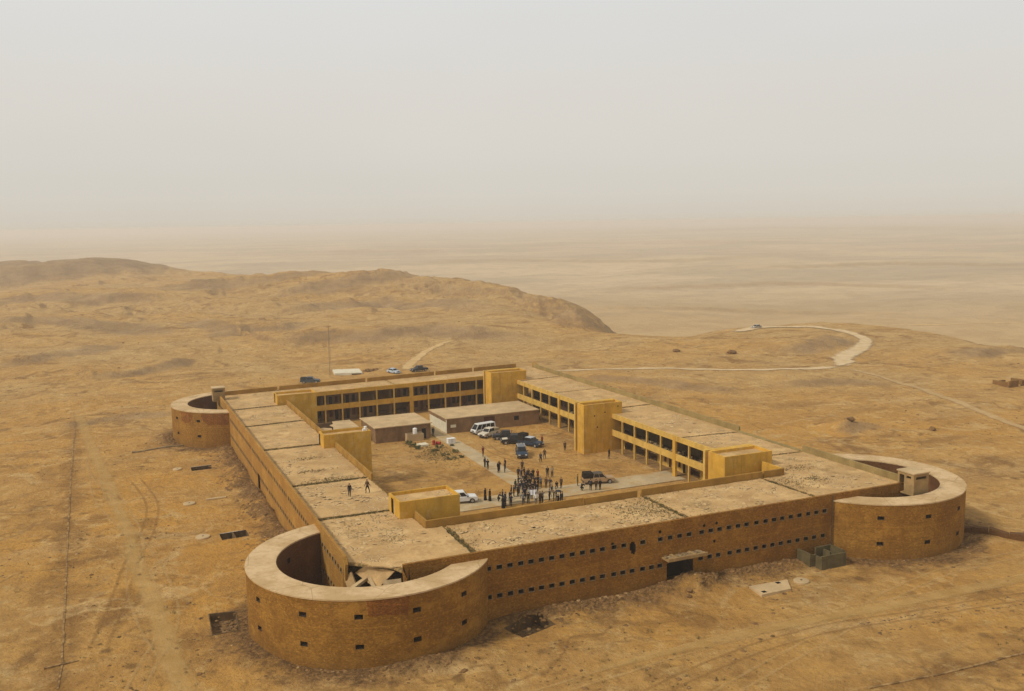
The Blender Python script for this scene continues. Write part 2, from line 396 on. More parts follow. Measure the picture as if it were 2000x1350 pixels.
def ground_z(x, y):
    x = np.asarray(x, float); y = np.asarray(y, float)
    dF = foot(x, y)
    z = .05 * fbm(x / 2.2, y / 2.2, 3, 4)
    z = z + (.16 + .22 * sst(20, 60, dF)) * fbm(x / 9, y / 9, 11, 5) * sst(1.5, 12, dF)
    far = sst(12, 110, dF)
    z = z + far * (.9 * fbm(x / 38, y / 38, 21, 5))
    right = sst(70, 130, x) * (1 - sst(320, 420, x)) * (1 - sst(230, 330, y))
    hillz = sst(120, 420, dF) * (1 - .75 * right) * (1 - .55 * sst(450, 800, dF))
    b = fbm(x / 150, y / 190, 31, 7, .55)
    t = b * 4.2; fl = np.floor(t); terr = (fl + sst(.34, .60, t - fl)) / 4.2
    z = z + hillz * 11.0 * (terr * .8 + b * .3)
    near = sst(25, 120, dF) * (1 - .7 * right)
    b2 = fbm(x / 46, y / 60, 131, 6, .55); t2 = b2 * 2.6; f2 = np.floor(t2)
    z = z + near * 1.9 * ((f2 + sst(.36, .58, t2 - f2)) / 2.6 * .8 + b2 * .3)
    rid = 1 - np.abs(fbm(x / 60, y / 60, 41, 5)) * 2
    z = z + sst(90, 260, dF) * (1 - .8 * right) * 2.0 * (rid - .5)
    for cx, cy, rx, ry, hh in MOUNDS:
        q = ((x - cx) / rx) ** 2 + ((y - cy) / ry) ** 2
        w = np.exp(-q * 1.2)
        z = z + hh * w * (1 + .5 * fbm(x / 1.7 + cx, y / 1.7, 55, 3))
    qc = np.hypot((x - 158) / 13, (y - 252) / 11) + .25 * fbm(x / 5, y / 5, 531, 4); z = z + 5.2 * np.clip(1 - qc, 0, 1) ** 1.15
    for P_, h_, w_, dc in SCARPS: z = z + scarp(x, y, P_, h_, w_, dc)
    z = z + (4.2 + 3.3 * sst(520, 380, y)) * ridge_mask(x, y)
    z = z - 5.0 * sst(330, 760, dF) * sst(260, 120, x)
    q = np.sqrt(((x + 95) / 165) ** 2 + ((y - 1000) / 110) ** 2)
    z = z + 15.5 * sst(1.10, .55, q) + 1.2 * fbm(x / 30, y / 30, 61, 4) * sst(1.2, .6, q)
    sd = sdist(x, y, PLATEAU) + 9 * fbm(x / 45, y / 45, 71, 4)
    drop = sst(-9, 105, sd)
    plain = -33 + 5.5 * fbm(x / 300, y / 300, 81, 7, .58) + 9 * sst(2500, 6000, x + y * .3) + .5 * fbm(x / 40, y / 40, 85, 3)
    for P_, h_, w_, dc in PLAIN_LINES: plain = plain + scarp(x, y, P_, h_, w_, dc)
    z = z * (1 - drop) + plain * drop
    return z
def gz(x, y): return float(ground_z(np.array([x]), np.array([y]))[0])

# pits sunk in the ground: outline (counter-clockwise), depth, label
PITS = [([(-13.45, 9.75), (-10.65, 9.60), (-10.35, 15.15), (-13.15, 15.6)], 0.95, "square open concrete pit with rubble floor left of the near round bastion"),
        ([(16.08, -5.35), (20.75, -3.79), (19.88, -.67), (15.21, -2.29)], 1.05, "open concrete pit sunk askew at the foot of the front wall"),
        ([(-8.75, 83.45), (-5.2, 83.35), (-5.1, 86.55), (-8.65, 86.45)], 1.2, "long open pit beside the far left bastion"),
        ([(-8.6, 41.4), (-4.85, 41.6), (-4.9, 44.75), (-8.65, 44.5)], 1.0, "long open pit split by a cross wall, midway along the left outer wall")]

STAINS = [(-22.5, 21, 2.0, 4.2, .9), (-21.3, 24.5, 1.7, 2.6, .8), (-23.6, 18.4, 1.3, 2.2, .8), (-17.9, 53.8, 2.2, 3.0, .7), (-24.6, 59.5, 1.9, 4.0, .55), (-22.9, 44, 2.0, 4.0, .5), (-29.5, 33, 2.5, 6.0, .7), (-29.7, 16.3, 2.2, 3.5, .6),
          (-16, 19, 1.8, 3.0, .8), (36, -8.6, 4.0, 1.6, .45), (31, -8.4, 2.5, 1.2, .45), (39, -11.2, 2.0, 1.0, .4), (19.4, -9.4, 1.2, .7, .75), (20.2, -15.4, 1.4, .6, .6), (9.5, -12.6, 1.6, .8, .7), (69.8, -16.6, 3.5, 1.2, .45), (61, -26, 3.5, 1.6, .6),
          (52, -9, 3.0, 1.4, .6), (60, -6.4, 4.0, 1.6, .75), (-33.8, 68.7, 2.0, 5, .55), (-31.8, 93, 2.0, 6, .55), (-13.7, 108, 2.5, 5, .6), (-15.2, 8.6, 2.5, 2.6, .6), (126, 40, 7, 3, .6), (136, 69, 7, 4, .5), (106, 32, 5, 3, .5), (126, 81, 9, 4, .55), (120, 25, 6, 3, .5),
          (90, 60, 3, 14, .55), (86, 95, 3, 12, .5), (100, 110, 6, 8, .5), (32, 21, 9, 2.2, .45), (20, 20, 4, 3, .5), (47, 60, 4, 1.5, .35), (58, 52, 3, 4, .4), (62, 75, 2, 6, .5), (16, 70, 2.5, 7, .4), (29, 66, 4, 2, .35)]
KLINE = [(-28.45, 140), (-28.5, 82), (-28.25, 45), (-28.1, 23), (-28.0, 9), (-28.3, 3.5), (34, -28.6), (47.4, -29.8), (59.3, -30.2), (84, -31.5), (112, -33)]
def make_ground():
    hd = math.atan2(.3977, .9085)                       # heading of the view, clockwise from +y
    fine = np.arange(-50, 50.001, .125); coarse = np.arange(50, 310.001, 6.5)[1:-1]
    ang = np.radians(np.concatenate([fine, coarse])) + hd
    rr = [18.0]
    while rr[-1] < 15500: rr.append(rr[-1] * (1.0072 if 70 < rr[-1] < 330 else 1.0125 if rr[-1] < 2500 else 1.04))
    rr = np.array(rr); A, R = np.meshgrid(ang, rr)
    X = CAM.x + np.sin(A) * R; Y = CAM.y + np.cos(A) * R
    Z = ground_z(X, Y)
    na, nr = len(ang), len(rr)
    V = np.stack([X, Y, Z], -1).reshape(-1, 3)
    i = np.arange(nr - 1)[:, None] * na + np.arange(na)[None, :]
    j = np.arange(nr - 1)[:, None] * na + (np.arange(na)[None, :] + 1) % na
    Q = np.stack([i, j, j + na, i + na], -1).reshape(-1, 4)[:, ::-1]
    ctr = len(V); V = np.vstack([V, [[CAM.x, CAM.y, gz(CAM.x, CAM.y)]]])
    me = bpy.data.meshes.new("desert_ground")
    tri = [(ctr, (k + 1) % na, k) for k in range(na)]
    me.from_pydata(V.tolist(), [], Q.tolist() + tri)
    bm = bmesh.new(); bm.from_mesh(me)
    for P, dep, _ in PITS:
        xs, ys = [p[0] for p in P], [p[1] for p in P]
        fs = [f for f in bm.faces if min(xs) - 3 < f.calc_center_median().x < max(xs) + 3 and min(ys) - 3 < f.calc_center_median().y < max(ys) + 3]
        for k in range(4):
            a, b = Vector((*P[k], 0)), Vector((*P[(k + 1) % 4], 0))
            nrm = (b - a).cross(Vector((0, 0, 1))).normalized()
            fs = [f for f in fs if f.is_valid]
            geom = list({v for f in fs for v in f.verts}) + list({e for f in fs for e in f.edges}) + fs
            r = bmesh.ops.bisect_plane(bm, geom=geom, plane_co=a, plane_no=nrm)
            fs = [g for g in r['geom'] if isinstance(g, bmesh.types.BMFace)]
        kill = []
        for f in fs:
            c = f.calc_center_median()
            if all((P[(k + 1) % 4][0] - P[k][0]) * (c.y - P[k][1]) - (P[(k + 1) % 4][1] - P[k][1]) * (c.x - P[k][0]) > 0 for k in range(4)): kill.append(f)
        bmesh.ops.delete(bm, geom=kill, context='FACES')
    bm.to_mesh(me); bm.free()
    n = len(me.vertices); co = np.zeros(n * 3); me.vertices.foreach_get('co', co); co = co.reshape(-1, 3)
    d = foot(co[:, 0], co[:, 1])
    at = me.attributes.new("wall_dist", 'FLOAT', 'POINT'); at.data.foreach_set('value', d.astype(np.float32))
    x_, y_ = co[:, 0], co[:, 1]; qh = np.sqrt(((x_ + 95) / 165) ** 2 + ((y_ - 1000) / 110) ** 2) + .12 * fbm(x_ / 40, y_ / 40, 201, 4)
    gv = sst(1.05, .8, qh)
    for P_, h_, w_, dc in SCARPS: gv = np.maximum(gv, .8 * scarp_face(x_, y_, P_, w_))
    for P_, h_, w_, dc in PLAIN_LINES: gv = np.maximum(gv, .75 * scarp_face(x_, y_, P_, w_))
    rm = ridge_mask(x_, y_); gv = np.maximum(gv, .8 * sst(1.05, .7, np.hypot((x_ - 158) / 13, (y_ - 252) / 11)))
    gv = np.maximum(gv, .6 * sst(.04, .25, rm) * sst(1.0, .75, rm) * (.55 + .45 * np.sin(rm * 19)))
    dp = np.zeros(n); wx, wy = x_ + 1.6 * fbm(x_ / 3.5, y_ / 3.5, 401, 4), y_ + 3.2 * fbm(x_ / 3.5, y_ / 3.5, 411, 4)
    for bx, by, rx, ry, st in STAINS: dp = np.maximum(dp, st * sst(1.25, .55, np.hypot((wx - bx) / rx, (wy - by) / ry)))
    for k_ in range(len(KLINE) - 1):
        (ax, ay), (bx, by) = KLINE[k_], KLINE[k_ + 1]; ex, ey = bx - ax, by - ay; t_ = np.clip(((x_ - ax) * ex + (y_ - ay) * ey) / (ex * ex + ey * ey), 0, 1)
        if k_ == 5: continue
        dl = np.hypot(x_ - ax - t_ * ex, y_ - ay - t_ * ey); dp = np.maximum(dp, .75 * sst(2.4, .2, dl + 2.2 * fbm(x_ / 5, y_ / 5, 421, 4)))
    at = me.attributes.new('damp', 'FLOAT', 'POINT'); at.data.foreach_set('value', dp.astype(np.float32))
    at = me.attributes.new('gravel', 'FLOAT', 'POINT'); at.data.foreach_set('value', gv.astype(np.float32))
    me.polygons.foreach_set('use_smooth', [True] * len(me.polygons))
    return me

def ground_mat():
    m = NT("desert_soil")
    ochre, pale = (.525, .266, .050), (.500, .324, .126)
    z = m.sepz()
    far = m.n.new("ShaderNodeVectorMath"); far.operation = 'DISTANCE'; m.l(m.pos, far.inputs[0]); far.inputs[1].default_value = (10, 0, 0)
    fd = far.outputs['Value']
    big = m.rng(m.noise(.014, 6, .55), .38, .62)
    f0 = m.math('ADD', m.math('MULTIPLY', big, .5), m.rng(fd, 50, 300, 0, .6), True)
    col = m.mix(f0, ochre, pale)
    mid = m.rng(m.noise(.08, 8, .62), .42, .66)
    col = m.mix(m.math('MULTIPLY', mid, .5), col, (.335, .175, .052))
    # trampled, oil dark and gravelly patches
    ptc = m.rng(m.noise(.05, 7, .64, m.mapping((1, 1, 1), loc=(40, 90, 0)), 1.4), .55, .655)
    col = m.mix(m.math('MULTIPLY', ptc, .80), col, (.205, .100, .027))
    lite = m.rng(m.noise(.10, 7, .64, m.mapping((1, 1, 1), loc=(-70, 20, 0)), .9), .54, .69)
    col = m.mix(m.math('MULTIPLY', lite, .68), col, (.60, .405, .17))
    # wind combed streaks
    stv = m.rng(m.noise(.16, 7, .66, m.mapping((.28, 1.0, 1), rot=(0, 0, .35)), .5), .48, .70)
    col = m.mix(m.math('MULTIPLY', stv, .38), col, (.28, .150, .050))
    stl = m.rng(m.noise(.13, 7, .66, m.mapping((.22, 1.0, 1), rot=(0, 0, .30), loc=(9, 31, 0)), .5), .52, .72)
    col = m.mix(m.math('MULTIPLY', stl, .45), col, (.60, .41, .19))
    grain = m.rng(m.noise(1.3, 9, .74), .40, .64)
    col = m.mix(m.math('MULTIPLY', grain, .34), col, (.275, .145, .045))
    dm = m.math('MULTIPLY', m.attr('damp'), m.rng(m.noise(.9, 8, .72), .30, .60, .35, 1.0))
    col = m.mix(m.math('MULTIPLY', dm, .95), col, m.mix(m.rng(m.noise(2.4, 6, .7), .4, .6), (.17, .078, .020), (.27, .135, .036)))
    mot = m.rng(m.noise(.42, 9, .74), .45, .64)
    col = m.mix(m.math('MULTIPLY', m.math('MULTIPLY', mot, m.rng(m.noise(.06, 5), .42, .62, .25, 1.0)), .5), col, (.235, .120, .034))
    mol = m.rng(m.noise(.36, 9, .74, m.mapping((1, 1, 1), loc=(31, 17, 0))), .52, .68)
    col = m.mix(m.math('MULTIPLY', mol, .52), col, (.62, .43, .175))
    # rills, trails and old tyre marks: thin wandering lines, dark and pale
    for sc_k, wd_, c_, f_, lc in ((.030, .012, (.24, .125, .038), .65, (3, 8, 0)), (.075, .016, (.22, .115, .034), .5, (61, 18, 0)), (.021, .009, (.66, .45, .19), .38, (23, 88, 0)), (.055, .012, (.64, .43, .18), .34, (83, 8, 0))):
        ln = m.math('ABSOLUTE', m.math('SUBTRACT', m.noise(sc_k, 5, .5, m.mapping((1, 1, 1), loc=lc)), .5))
        ok = m.math('MULTIPLY', m.rng(ln, .0, wd_, 1, 0), m.rng(m.noise(sc_k * 1.7, 4, .5, m.mapping((1, 1, 1), loc=(lc[1], lc[0], 5))), .46, .60))
        col = m.mix(m.math('MULTIPLY', ok, f_), col, c_)
    # pebbles and scrub specks
    v = m.vor(.42, 'F1'); rgb = m.n.new("ShaderNodeSeparateColor"); m.l(v['Color'], rgb.inputs[0])
    dens = m.rng(m.noise(.045, 5), .46, .60)
    sp = m.math('MULTIPLY', m.math('MULTIPLY', m.rng(v['Distance'], .12, .40, 1, 0), m.rng(rgb.outputs[0], .78, .90)), dens)
    col = m.mix(m.math('MULTIPLY', sp, .7), col, (.145, .078, .026))
    v2 = m.vor(1.9, 'F1'); rg2 = m.n.new("ShaderNodeSeparateColor"); m.l(v2['Color'], rg2.inputs[0])
    sp2 = m.math('MULTIPLY', m.rng(v2['Distance'], .1, .38, 1, 0), m.rng(rg2.outputs[0], .84, .94))
    col = m.mix(m.math('MULTIPLY', sp2, .45), col, (.175, .095, .032))
    # rubble-strewn soil along the foot of the walls
    wd = m.math('ADD', m.attr("wall_dist"), m.math('MULTIPLY', m.math('SUBTRACT', m.noise(.28, 7, .70), .52), 14.0))
    rub = m.math('MULTIPLY', m.rng(wd, .2, 4.6, 1, 0), m.rng(m.attr("wall_dist"), -2.5, -.4, 0, 1))
    rubc = m.mix(m.rng(m.noise(2.0, 7, .72), .40, .66), (.095, .050, .018), (.29, .16, .058))
    col = m.mix(m.math('MULTIPLY', rub, .95), col, rubc)
    # bare strata-banded rock on eroded slopes; steeper ground darkened to paint in relief shading
    nz = m.n.new("ShaderNodeSeparateXYZ"); m.l(m.nor, nz.inputs[0])
    nn = m.math('ADD', nz.outputs['Z'], m.math('MULTIPLY', m.math('SUBTRACT', m.noise(.12, 6, .65), .5), .045))
    steep = m.math('MULTIPLY', m.rng(nn, .993, .955), m.rng(fd, 90, 170))
    band = m.rng(m.math('SINE', m.math('ADD', m.math('MULTIPLY', z['Z'], 1.9), m.math('MULTIPLY', m.noise(.045, 7, .65), 22.0))), -.3, .8, .45, 1.0)
    rock = m.mix(m.rng(m.noise(.3, 7, .7), .35, .65), (.235, .135, .055), (.33, .20, .085))
    col = m.mix(m.math('MULTIPLY', m.math('MULTIPLY', steep, band), .85), col, rock)
    # the lower plain: sand sheets and darker gravel, sand paled to paint in haze
    col = m.mix(m.math('MULTIPLY', m.attr('gravel'), .75), col, m.mix(m.rng(m.noise(.05, 8, .68), .38, .64), (.20, .13, .068), (.33, .22, .115)))
    low = m.rng(z['Z'], -4, -24)
    pl = m.mix(m.rng(m.noise(.0026, 8, .62, m.mapping((.7, 1, 1), loc=(500, 0, 0)), .6), .40, .60), (.59, .445, .265), (.44, .335, .205))
    pl = m.mix(m.math('MULTIPLY', m.rng(m.noise(.011, 8, .66, m.mapping((.35, 1, 1), rot=(0, 0, .35))), .46, .70), .42), pl, (.30, .22, .13))
    pl = m.mix(m.math('MULTIPLY', m.rng(m.noise(.006, 8, .66, m.mapping((.25, 1, 1), rot=(0, 0, .4), loc=(0, 900, 0))), .52, .72), .32), pl, (.68, .50, .30))
    pl = m.mix(m.math('MULTIPLY', m.rng(m.noise(.035, 9, .72), .46, .64), .38), pl, (.27, .195, .11))
    pl = m.mix(m.math('MULTIPLY', m.rng(m.noise(.028, 9, .72, m.mapping((.5, 1, 1), loc=(300, 100, 0))), .53, .68), .4), pl, (.68, .52, .32))
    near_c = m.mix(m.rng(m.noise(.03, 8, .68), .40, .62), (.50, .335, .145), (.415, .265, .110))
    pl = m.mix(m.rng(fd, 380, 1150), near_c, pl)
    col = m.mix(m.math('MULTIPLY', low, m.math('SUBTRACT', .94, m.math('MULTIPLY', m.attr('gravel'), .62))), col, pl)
    hgt = m.math('ADD', m.noise(.9, 10, .70), m.math('MULTIPLY', m.noise(.12, 8, .64), 3.0))
    m.bump(hgt, 1.0, .5)
    return m.done(col, .97)
GROUND = ground_mat()
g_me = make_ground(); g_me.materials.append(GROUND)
ground = bpy.data.objects.new("desert_ground", g_me); COL.objects.link(ground)
tag(ground, "sandy ochre desert ground with gravel patches running to the hazy plain", "ground", kind="structure")
_dg = bpy.context.evaluated_depsgraph_get()
BVH = BVHTree.FromPolygons([v.co for v in g_me.vertices], [p.vertices for p in g_me.polygons])
def gzr(x, y):
    hit = BVH.ray_cast(Vector((x, y, 200)), Vector((0, 0, -1)))
    return hit[0].z if hit[0] else float(ground_z(np.array([x]), np.array([y]))[0])
gz = gzr

# ------------------------------------------------------------------ roads and paths
def track_mat(name, c, c2, lo=.25, hi=.75, top=1.0):
    m = NT(name)
    w = m.attr("edge")
    a = m.rng(m.math('ADD', w, m.math('MULTIPLY', m.math('SUBTRACT', m.noise(.35, 5, .6), .5), 1.3)), lo, hi, 0, top)
    col = m.mix(m.rng(m.noise(.3, 6), .35, .65), c, c2)
    mat = m.done(col, .97)
    tr = m.n.new("ShaderNodeBsdfTransparent"); mixs = m.n.new("ShaderNodeMixShader")
    m.l(a, mixs.inputs[0]); m.l(tr.outputs[0], mixs.inputs[1]); m.l(m.b.outputs[0], mixs.inputs[2])
    m.l(mixs.outputs[0], m.n['Material Output'].inputs['Surface'])
    return mat
def track(name, pts, width, mat, label, off=.10, step=2.0):
    P = [Vector((x, y, 0)) for x, y in pts]; dense = []
    for i in range(len(P) - 1):                          # Catmull-Rom through the points
        p0, p1, p2, p3 = P[max(i - 1, 0)], P[i], P[i + 1], P[min(i + 2, len(P) - 1)]
        n = max(2, int((p2 - p1).length / step))
        for k in range(n):
            t = k / n
            dense.append(.5 * ((2 * p1) + (p2 - p0) * t + (2 * p0 - 5 * p1 + 4 * p2 - p3) * t * t + (3 * p1 - p0 - 3 * p2 + p3) * t ** 3))
    dense.append(P[-1])
    ws = width if isinstance(width, (list, tuple)) else [width] * len(pts)
    V, F, E = [], [], []; off_k = (-1, -.6, -.2, .2, .6, 1); NK = len(off_k)
    for i, p in enumerate(dense):
        d = (dense[min(i + 1, len(dense) - 1)] - dense[max(i - 1, 0)]).normalized(); nn = Vector((-d.y, d.x, 0))
        t = i / max(1, len(dense) - 1) * (len(ws) - 1); a = int(min(t, len(ws) - 2)); w = ws[a] + (ws[a + 1] - ws[a]) * (t - a)
        endf = min(1, i / 4, (len(dense) - 1 - i) / 4)
        for k in off_k:
            q = p + nn * (w / 2 * k * 1.25)
            V.append((q.x, q.y, gzr(q.x, q.y) + off)); E.append((1 - abs(k)) * endf * 1.4)
    for i in range(len(dense) - 1):
        for k in range(NK - 1): F.append((i * NK + k, (i + 1) * NK + k, (i + 1) * NK + k + 1, i * NK + k + 1))
    F = [tuple(reversed(f)) for f in F]
    me = bpy.data.meshes.new(name); me.from_pydata(V, [], F); me.materials.append(mat)
    at = me.attributes.new("edge", 'FLOAT', 'POINT'); at.data.foreach_set('value', E)
    o = bpy.data.objects.new(name, me); COL.objects.link(o)
    return tag(o, label, "road", kind="structure")
GRAVEL = track_mat("pale_gravel", (.60, .45, .26), (.52, .37, .19), .05, .7, 1.0)
SANDTR = track_mat("packed_sand", (.56, .38, .17), (.48, .31, .125), .2, .9)
SOFTTR = track_mat("sand_trail", (.57, .39, .18), (.50, .325, .14), .1, 1.0, .72)
FAINT = track_mat("wheel_worn_sand", (.60, .39, .14), (.52, .32, .10), .2, 1.1, .45)
track("gravel_road", [(98, 156), (127.1, 139.4), (150.5, 122.9), (166, 119.5), (174, 120.4)], [2.0, 2.4, 2.8, 3.2, 4], GRAVEL, "pale gravel road running along behind the right wing")
track("switchback_road", [(172, 119.5), (180, 124.5), (186, 132), (198, 140.4), (212, 150.5), (223, 160.7), (231, 172), (234.5, 184), (236, 196), (232, 206), (222.5, 212.6), (211, 210), (199, 203)],
      [4.5, 6.5, 7, 6, 5.5, 5, 4, 4.5, 5.5, 6.5, 6.5, 6.5, 5], GRAVEL, "pale winding switchback road at the plateau edge", off=.22)
track("dirt_track", [(171, 115), (170.5, 106.3), (163.4, 80.1), (155.7, 58.5), (149.4, 40.6), (138, 12), (120, -30)], [3.2, 3.2, 3.0, 3.0, 3.2, 3.2, 3.2], SOFTTR, "straight sandy dirt track running down to the right")
track("dirt_track", [(60, 176), (65.5, 188.6), (78, 210.9), (88, 225), (99.4, 238.7)], [5, 4.4, 4.2, 4, 3.4], SANDTR, "sandy dirt track climbing away behind the back wing")
track("dirt_track", [(440, 455), (465, 435), (495, 412), (516, 387), (562, 365), (640, 330)], 9, SANDTR, "thin pale dirt track on the lower plain at the right", off=.12, step=6)
track("dirt_track", [(-16.2, -14), (-17.4, -1), (-18.0, 9), (-18.6, 21), (-20.0, 35), (-20.6, 52), (-22.4, 77), (-25, 110), (-28, 150)], [3, 3.4, 3.2, 2.6, 2.8, 3, 3, 3, 3], FAINT, "faint wheel track running beside the left outer wall")
track("dirt_track", [(14, -15.4), (21.6, -14.9), (30.6, -14.8), (44.5, -14.8), (58, -15.8), (76.6, -16.3), (98, -18)], [1.6, 2, 2.2, 2.6, 2.6, 2.2, 2], FAINT, "faint wheel track crossing in front of the front wall")

RUT = track_mat("tyre_rut_sand", (.63, .42, .17), (.52, .33, .115), .2, 1.1, .30)
RUTD = track_mat("tyre_rut_dark_sand", (.28, .15, .045), (.36, .20, .065), .2, 1.1, .30)  # darker sand tone for the dark wheel marks
def ruts(pts, mat, label, gauge=1.7, w=.5):
    """one vehicle's pair of wheel marks"""
    V = [Vector((x, y)) for x, y in pts]; out = [[], []]
    for i, p in enumerate(V):
        d = (V[min(i + 1, len(V) - 1)] - V[max(i - 1, 0)]).normalized(); nn = Vector((-d.y, d.x)) * gauge / 2
        out[0].append(tuple(p + nn)); out[1].append(tuple(p - nn))
    for o_ in out: track("tyre_track", o_, w, mat, label, off=.05, step=1.2)
ruts([(-15.5, -12), (-17, 0), (-19.5, 14), (-20.5, 30), (-19.5, 48), (-21.5, 70), (-25, 96), (-24, 122)], RUT, "pair of pale tyre marks along the left wall")
ruts([(-24, -8), (-20.5, 4), (-17.2, 16), (-17.6, 32), (-20, 50), (-24, 72), (-24.5, 92)], RUT, "pale tyre marks crossing the trail left of the near bastion")
ruts([(-25, 10), (-22.8, 22), (-20.4, 38), (-17.6, 52), (-16.5, 66), (-18.5, 84)], RUTD, "dark tyre marks curving left of the near bastion")
ruts([(8, -17.5), (22, -15.8), (36, -14.6), (50, -14.6), (66, -15.8), (84, -16.8), (104, -19)], RUT, "pale tyre marks crossing in front of the front wall")
ruts([(14, -24), (28, -19.5), (44, -17.2), (60, -18.8), (78, -21), (100, -25)], RUTD, "dark tyre marks crossing the near foreground")
ruts([(20, -27), (34, -22), (48, -17.5), (60, -13), (74, -10.5), (92, -11)], RUT, "pale tyre marks bending toward the right bastion")
ruts([(84, 12), (90, 30), (92, 52), (96, 78), (104, 104), (118, 126)], RUT, "pale tyre marks running along the right wing")
ruts([(14, 84), (22, 74), (30, 58), (36.5, 50)], RUTD, "dark tyre marks across the left part of the courtyard", w=.4)
ruts([(46, 80), (45, 70), (47.5, 60), (52, 52), (60, 46)], RUTD, "dark tyre marks leading from the parked vehicles", w=.4)

# paved courtyard walks
def slab_ground(name, outline, top, mat, label):
    b = MB(); b.prism(outline, -.4, top, 0); o = b.build(name, mat); return tag(o, label, "path", kind="structure")
PAVE = worn("worn_paving", (.47, .36, .205), .35, .18, .95, (.40, .25, .095), (.46, .64), 3)
slab_ground("courtyard_path", [(38.5, 44.6), (42.0, 44.6), (42.25, 101), (39.3, 101)], .14, PAVE, "pale concrete walk leading between the courtyard sheds")
slab_ground("courtyard_cross_path", [(19, 38.5), (66, 38.5), (66, 44.5), (19, 44.0)], .136, PAVE, "pale concrete walk crossing the courtyard where the crowd stands")

# ------------------------------------------------------------------ the fort
fort = empty("desert_fort")
tag(fort, "ruined two storey walled desert fort with round corner bastions and yellow courtyard galleries", "fort")
ZR, ZP = 7.1, 8.0
yo = lambda x: 118.6 + .082 * x
yi = lambda x: 112.4 + .069 * (x - 20.3)

def wall_cols(b, P, u0, u1, z0, z1, holes, m=0):
    """planar wall by vertical strips; holes = (ua, ub, za, zb); P(u, z) gives the point"""
    hs = sorted(holes); u = u0
    for a, c, za, zb in hs:
        if a > u: b.poly([P(u, z0), P(a, z0), P(a, z1), P(u, z1)], m)
        if za > z0: b.poly([P(a, z0), P(c, z0), P(c, za), P(a, za)], m)
        if zb < z1: b.poly([P(a, zb), P(c, zb), P(c, z1), P(a, z1)], m)
        u = c
    if u < u1: b.poly([P(u, z0), P(u1, z0), P(u1, z1), P(u, z1)], m)

WIN_U = [14.49, 15.79, 17.06, 18.35, 19.6, 20.88, 22.15, 23.42, 24.71, 26.0, 27.3, 28.58, 30.11, 31.4, 33.93, 36.34, 37.69, 39.02, 40.34, 42.14, 43.45, 44.73, 46.1, 47.45, 48.73,
         50.23, 51.62, 52.91, 54.2, 55.51, 56.89, 58.29, 59.6, 60.92]
WIN_L = [14.54, 15.8, 17.08, 18.34, 19.62, 20.84, 22.12, 23.38, 24.69, 25.98, 27.28, 28.57, 30.05, 31.26, 32.49, 33.91, 35.13, 36.28, 42.03, 43.33, 44.57, 46.26, 47.59, 48.85,
         50.17, 51.48, 52.74, 54.04, 55.35, 56.67, 57.98, 59.32, 60.74]
ZU, ZL, WW, WH = 6.0, 2.78, .31, .235

def window_niche(b, at=None):
    """recess behind a small window: reveals, shade-coloured back, projecting sill and lintel edge"""
    f = at or (lambda x, y, z: (x, y, z))
    w, hh, d = WW, WH, .40
    q = lambda pts, m: b.poly([f(*p) for p in pts], m)
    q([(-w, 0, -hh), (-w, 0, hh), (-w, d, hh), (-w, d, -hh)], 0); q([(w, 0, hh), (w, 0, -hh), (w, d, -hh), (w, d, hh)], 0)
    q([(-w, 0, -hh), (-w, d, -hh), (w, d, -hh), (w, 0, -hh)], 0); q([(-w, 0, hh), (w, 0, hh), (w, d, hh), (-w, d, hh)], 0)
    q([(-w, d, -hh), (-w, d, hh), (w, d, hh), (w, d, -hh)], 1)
    n = len(b.v)
    for (x0, x1, z0, z1, y0) in ((-w - .06, w + .08, -hh - .08, -hh - .002, -.05), (w + .002, w + .06, -hh, hh, -.03), (-w - .05, w + .07, hh + .002, hh + .06, -.05)):
        t = MB(); t.box(x0, x1, y0, .05, z0, z1)
        k = len(b.v); b.v += [f(*p) for p in t.v]; b.f += [tuple(i + k for i in ff) for ff in t.f]; b.m += [2] * len(t.f)

# front outer wall
b = MB()
Pf = lambda u, z: (u, 0.0, z)
hu = [(x - WW, x + WW, ZU - WH, ZU + WH) for x in WIN_U] + [(32.2, 32.38, 5.25, 6.1), (32.38, 32.62, 4.85, 6.25), (32.62, 32.86, 4.72, 6.2), (32.86, 33.0, 5.0, 5.9)]
hl = [(x - WW, x + WW, ZL - WH, ZL + WH) for x in WIN_L] + [(37.25, 37.5, -1.2, 2.85), (37.5, 40.3, -1.2, 3.05), (40.3, 40.95, -1.2, 2.9)]
wall_cols(b, Pf, 5.6, 77, 4.4, ZP, hu); wall_cols(b, Pf, 5.6, 77, -1.2, 4.4, hl)
# torn end of the wall where the corner fell, top and back of the parapet
tear = [(5.6, -1.2), (5.2, 1.5), (5.75, 3.4), (5.1, 5.0), (5.35, 6.4), (4.95, 7.4), (5.0, ZP)]
b.poly([Pf(5.6, -1.2)] + [Pf(5.6, ZP)] + [Pf(u, z) for u, z in reversed(tear[1:])])
b.poly([(u, 0, z) for u, z in tear] + [(u, .38, z) for u, z in reversed(tear)])
b.poly([(5.0, 0, ZP), (77, 0, ZP), (77, .38, ZP), (5.0, .38, ZP)])
b.poly([(5.0, .38, ZP), (77, .38, ZP), (77, .38, 6.7), (5.0, .38, 6.7)][::-1], 1)
for (x0, x1, z0, z1, d) in ((32.2, 33.0, 4.72, 6.25, 1.4), (37.25, 40.95, -1.2, 3.05, 2.2)):
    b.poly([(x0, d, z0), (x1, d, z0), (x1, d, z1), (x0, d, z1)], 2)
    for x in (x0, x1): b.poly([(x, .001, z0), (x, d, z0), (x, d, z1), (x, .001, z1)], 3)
    b.poly([(x0, .001, z1), (x1, .001, z1), (x1, d, z1), (x0, d, z1)], 3); b.poly([(x0, .001, z0), (x1, .001, z0), (x1, d, z0), (x0, d, z0)], 3)
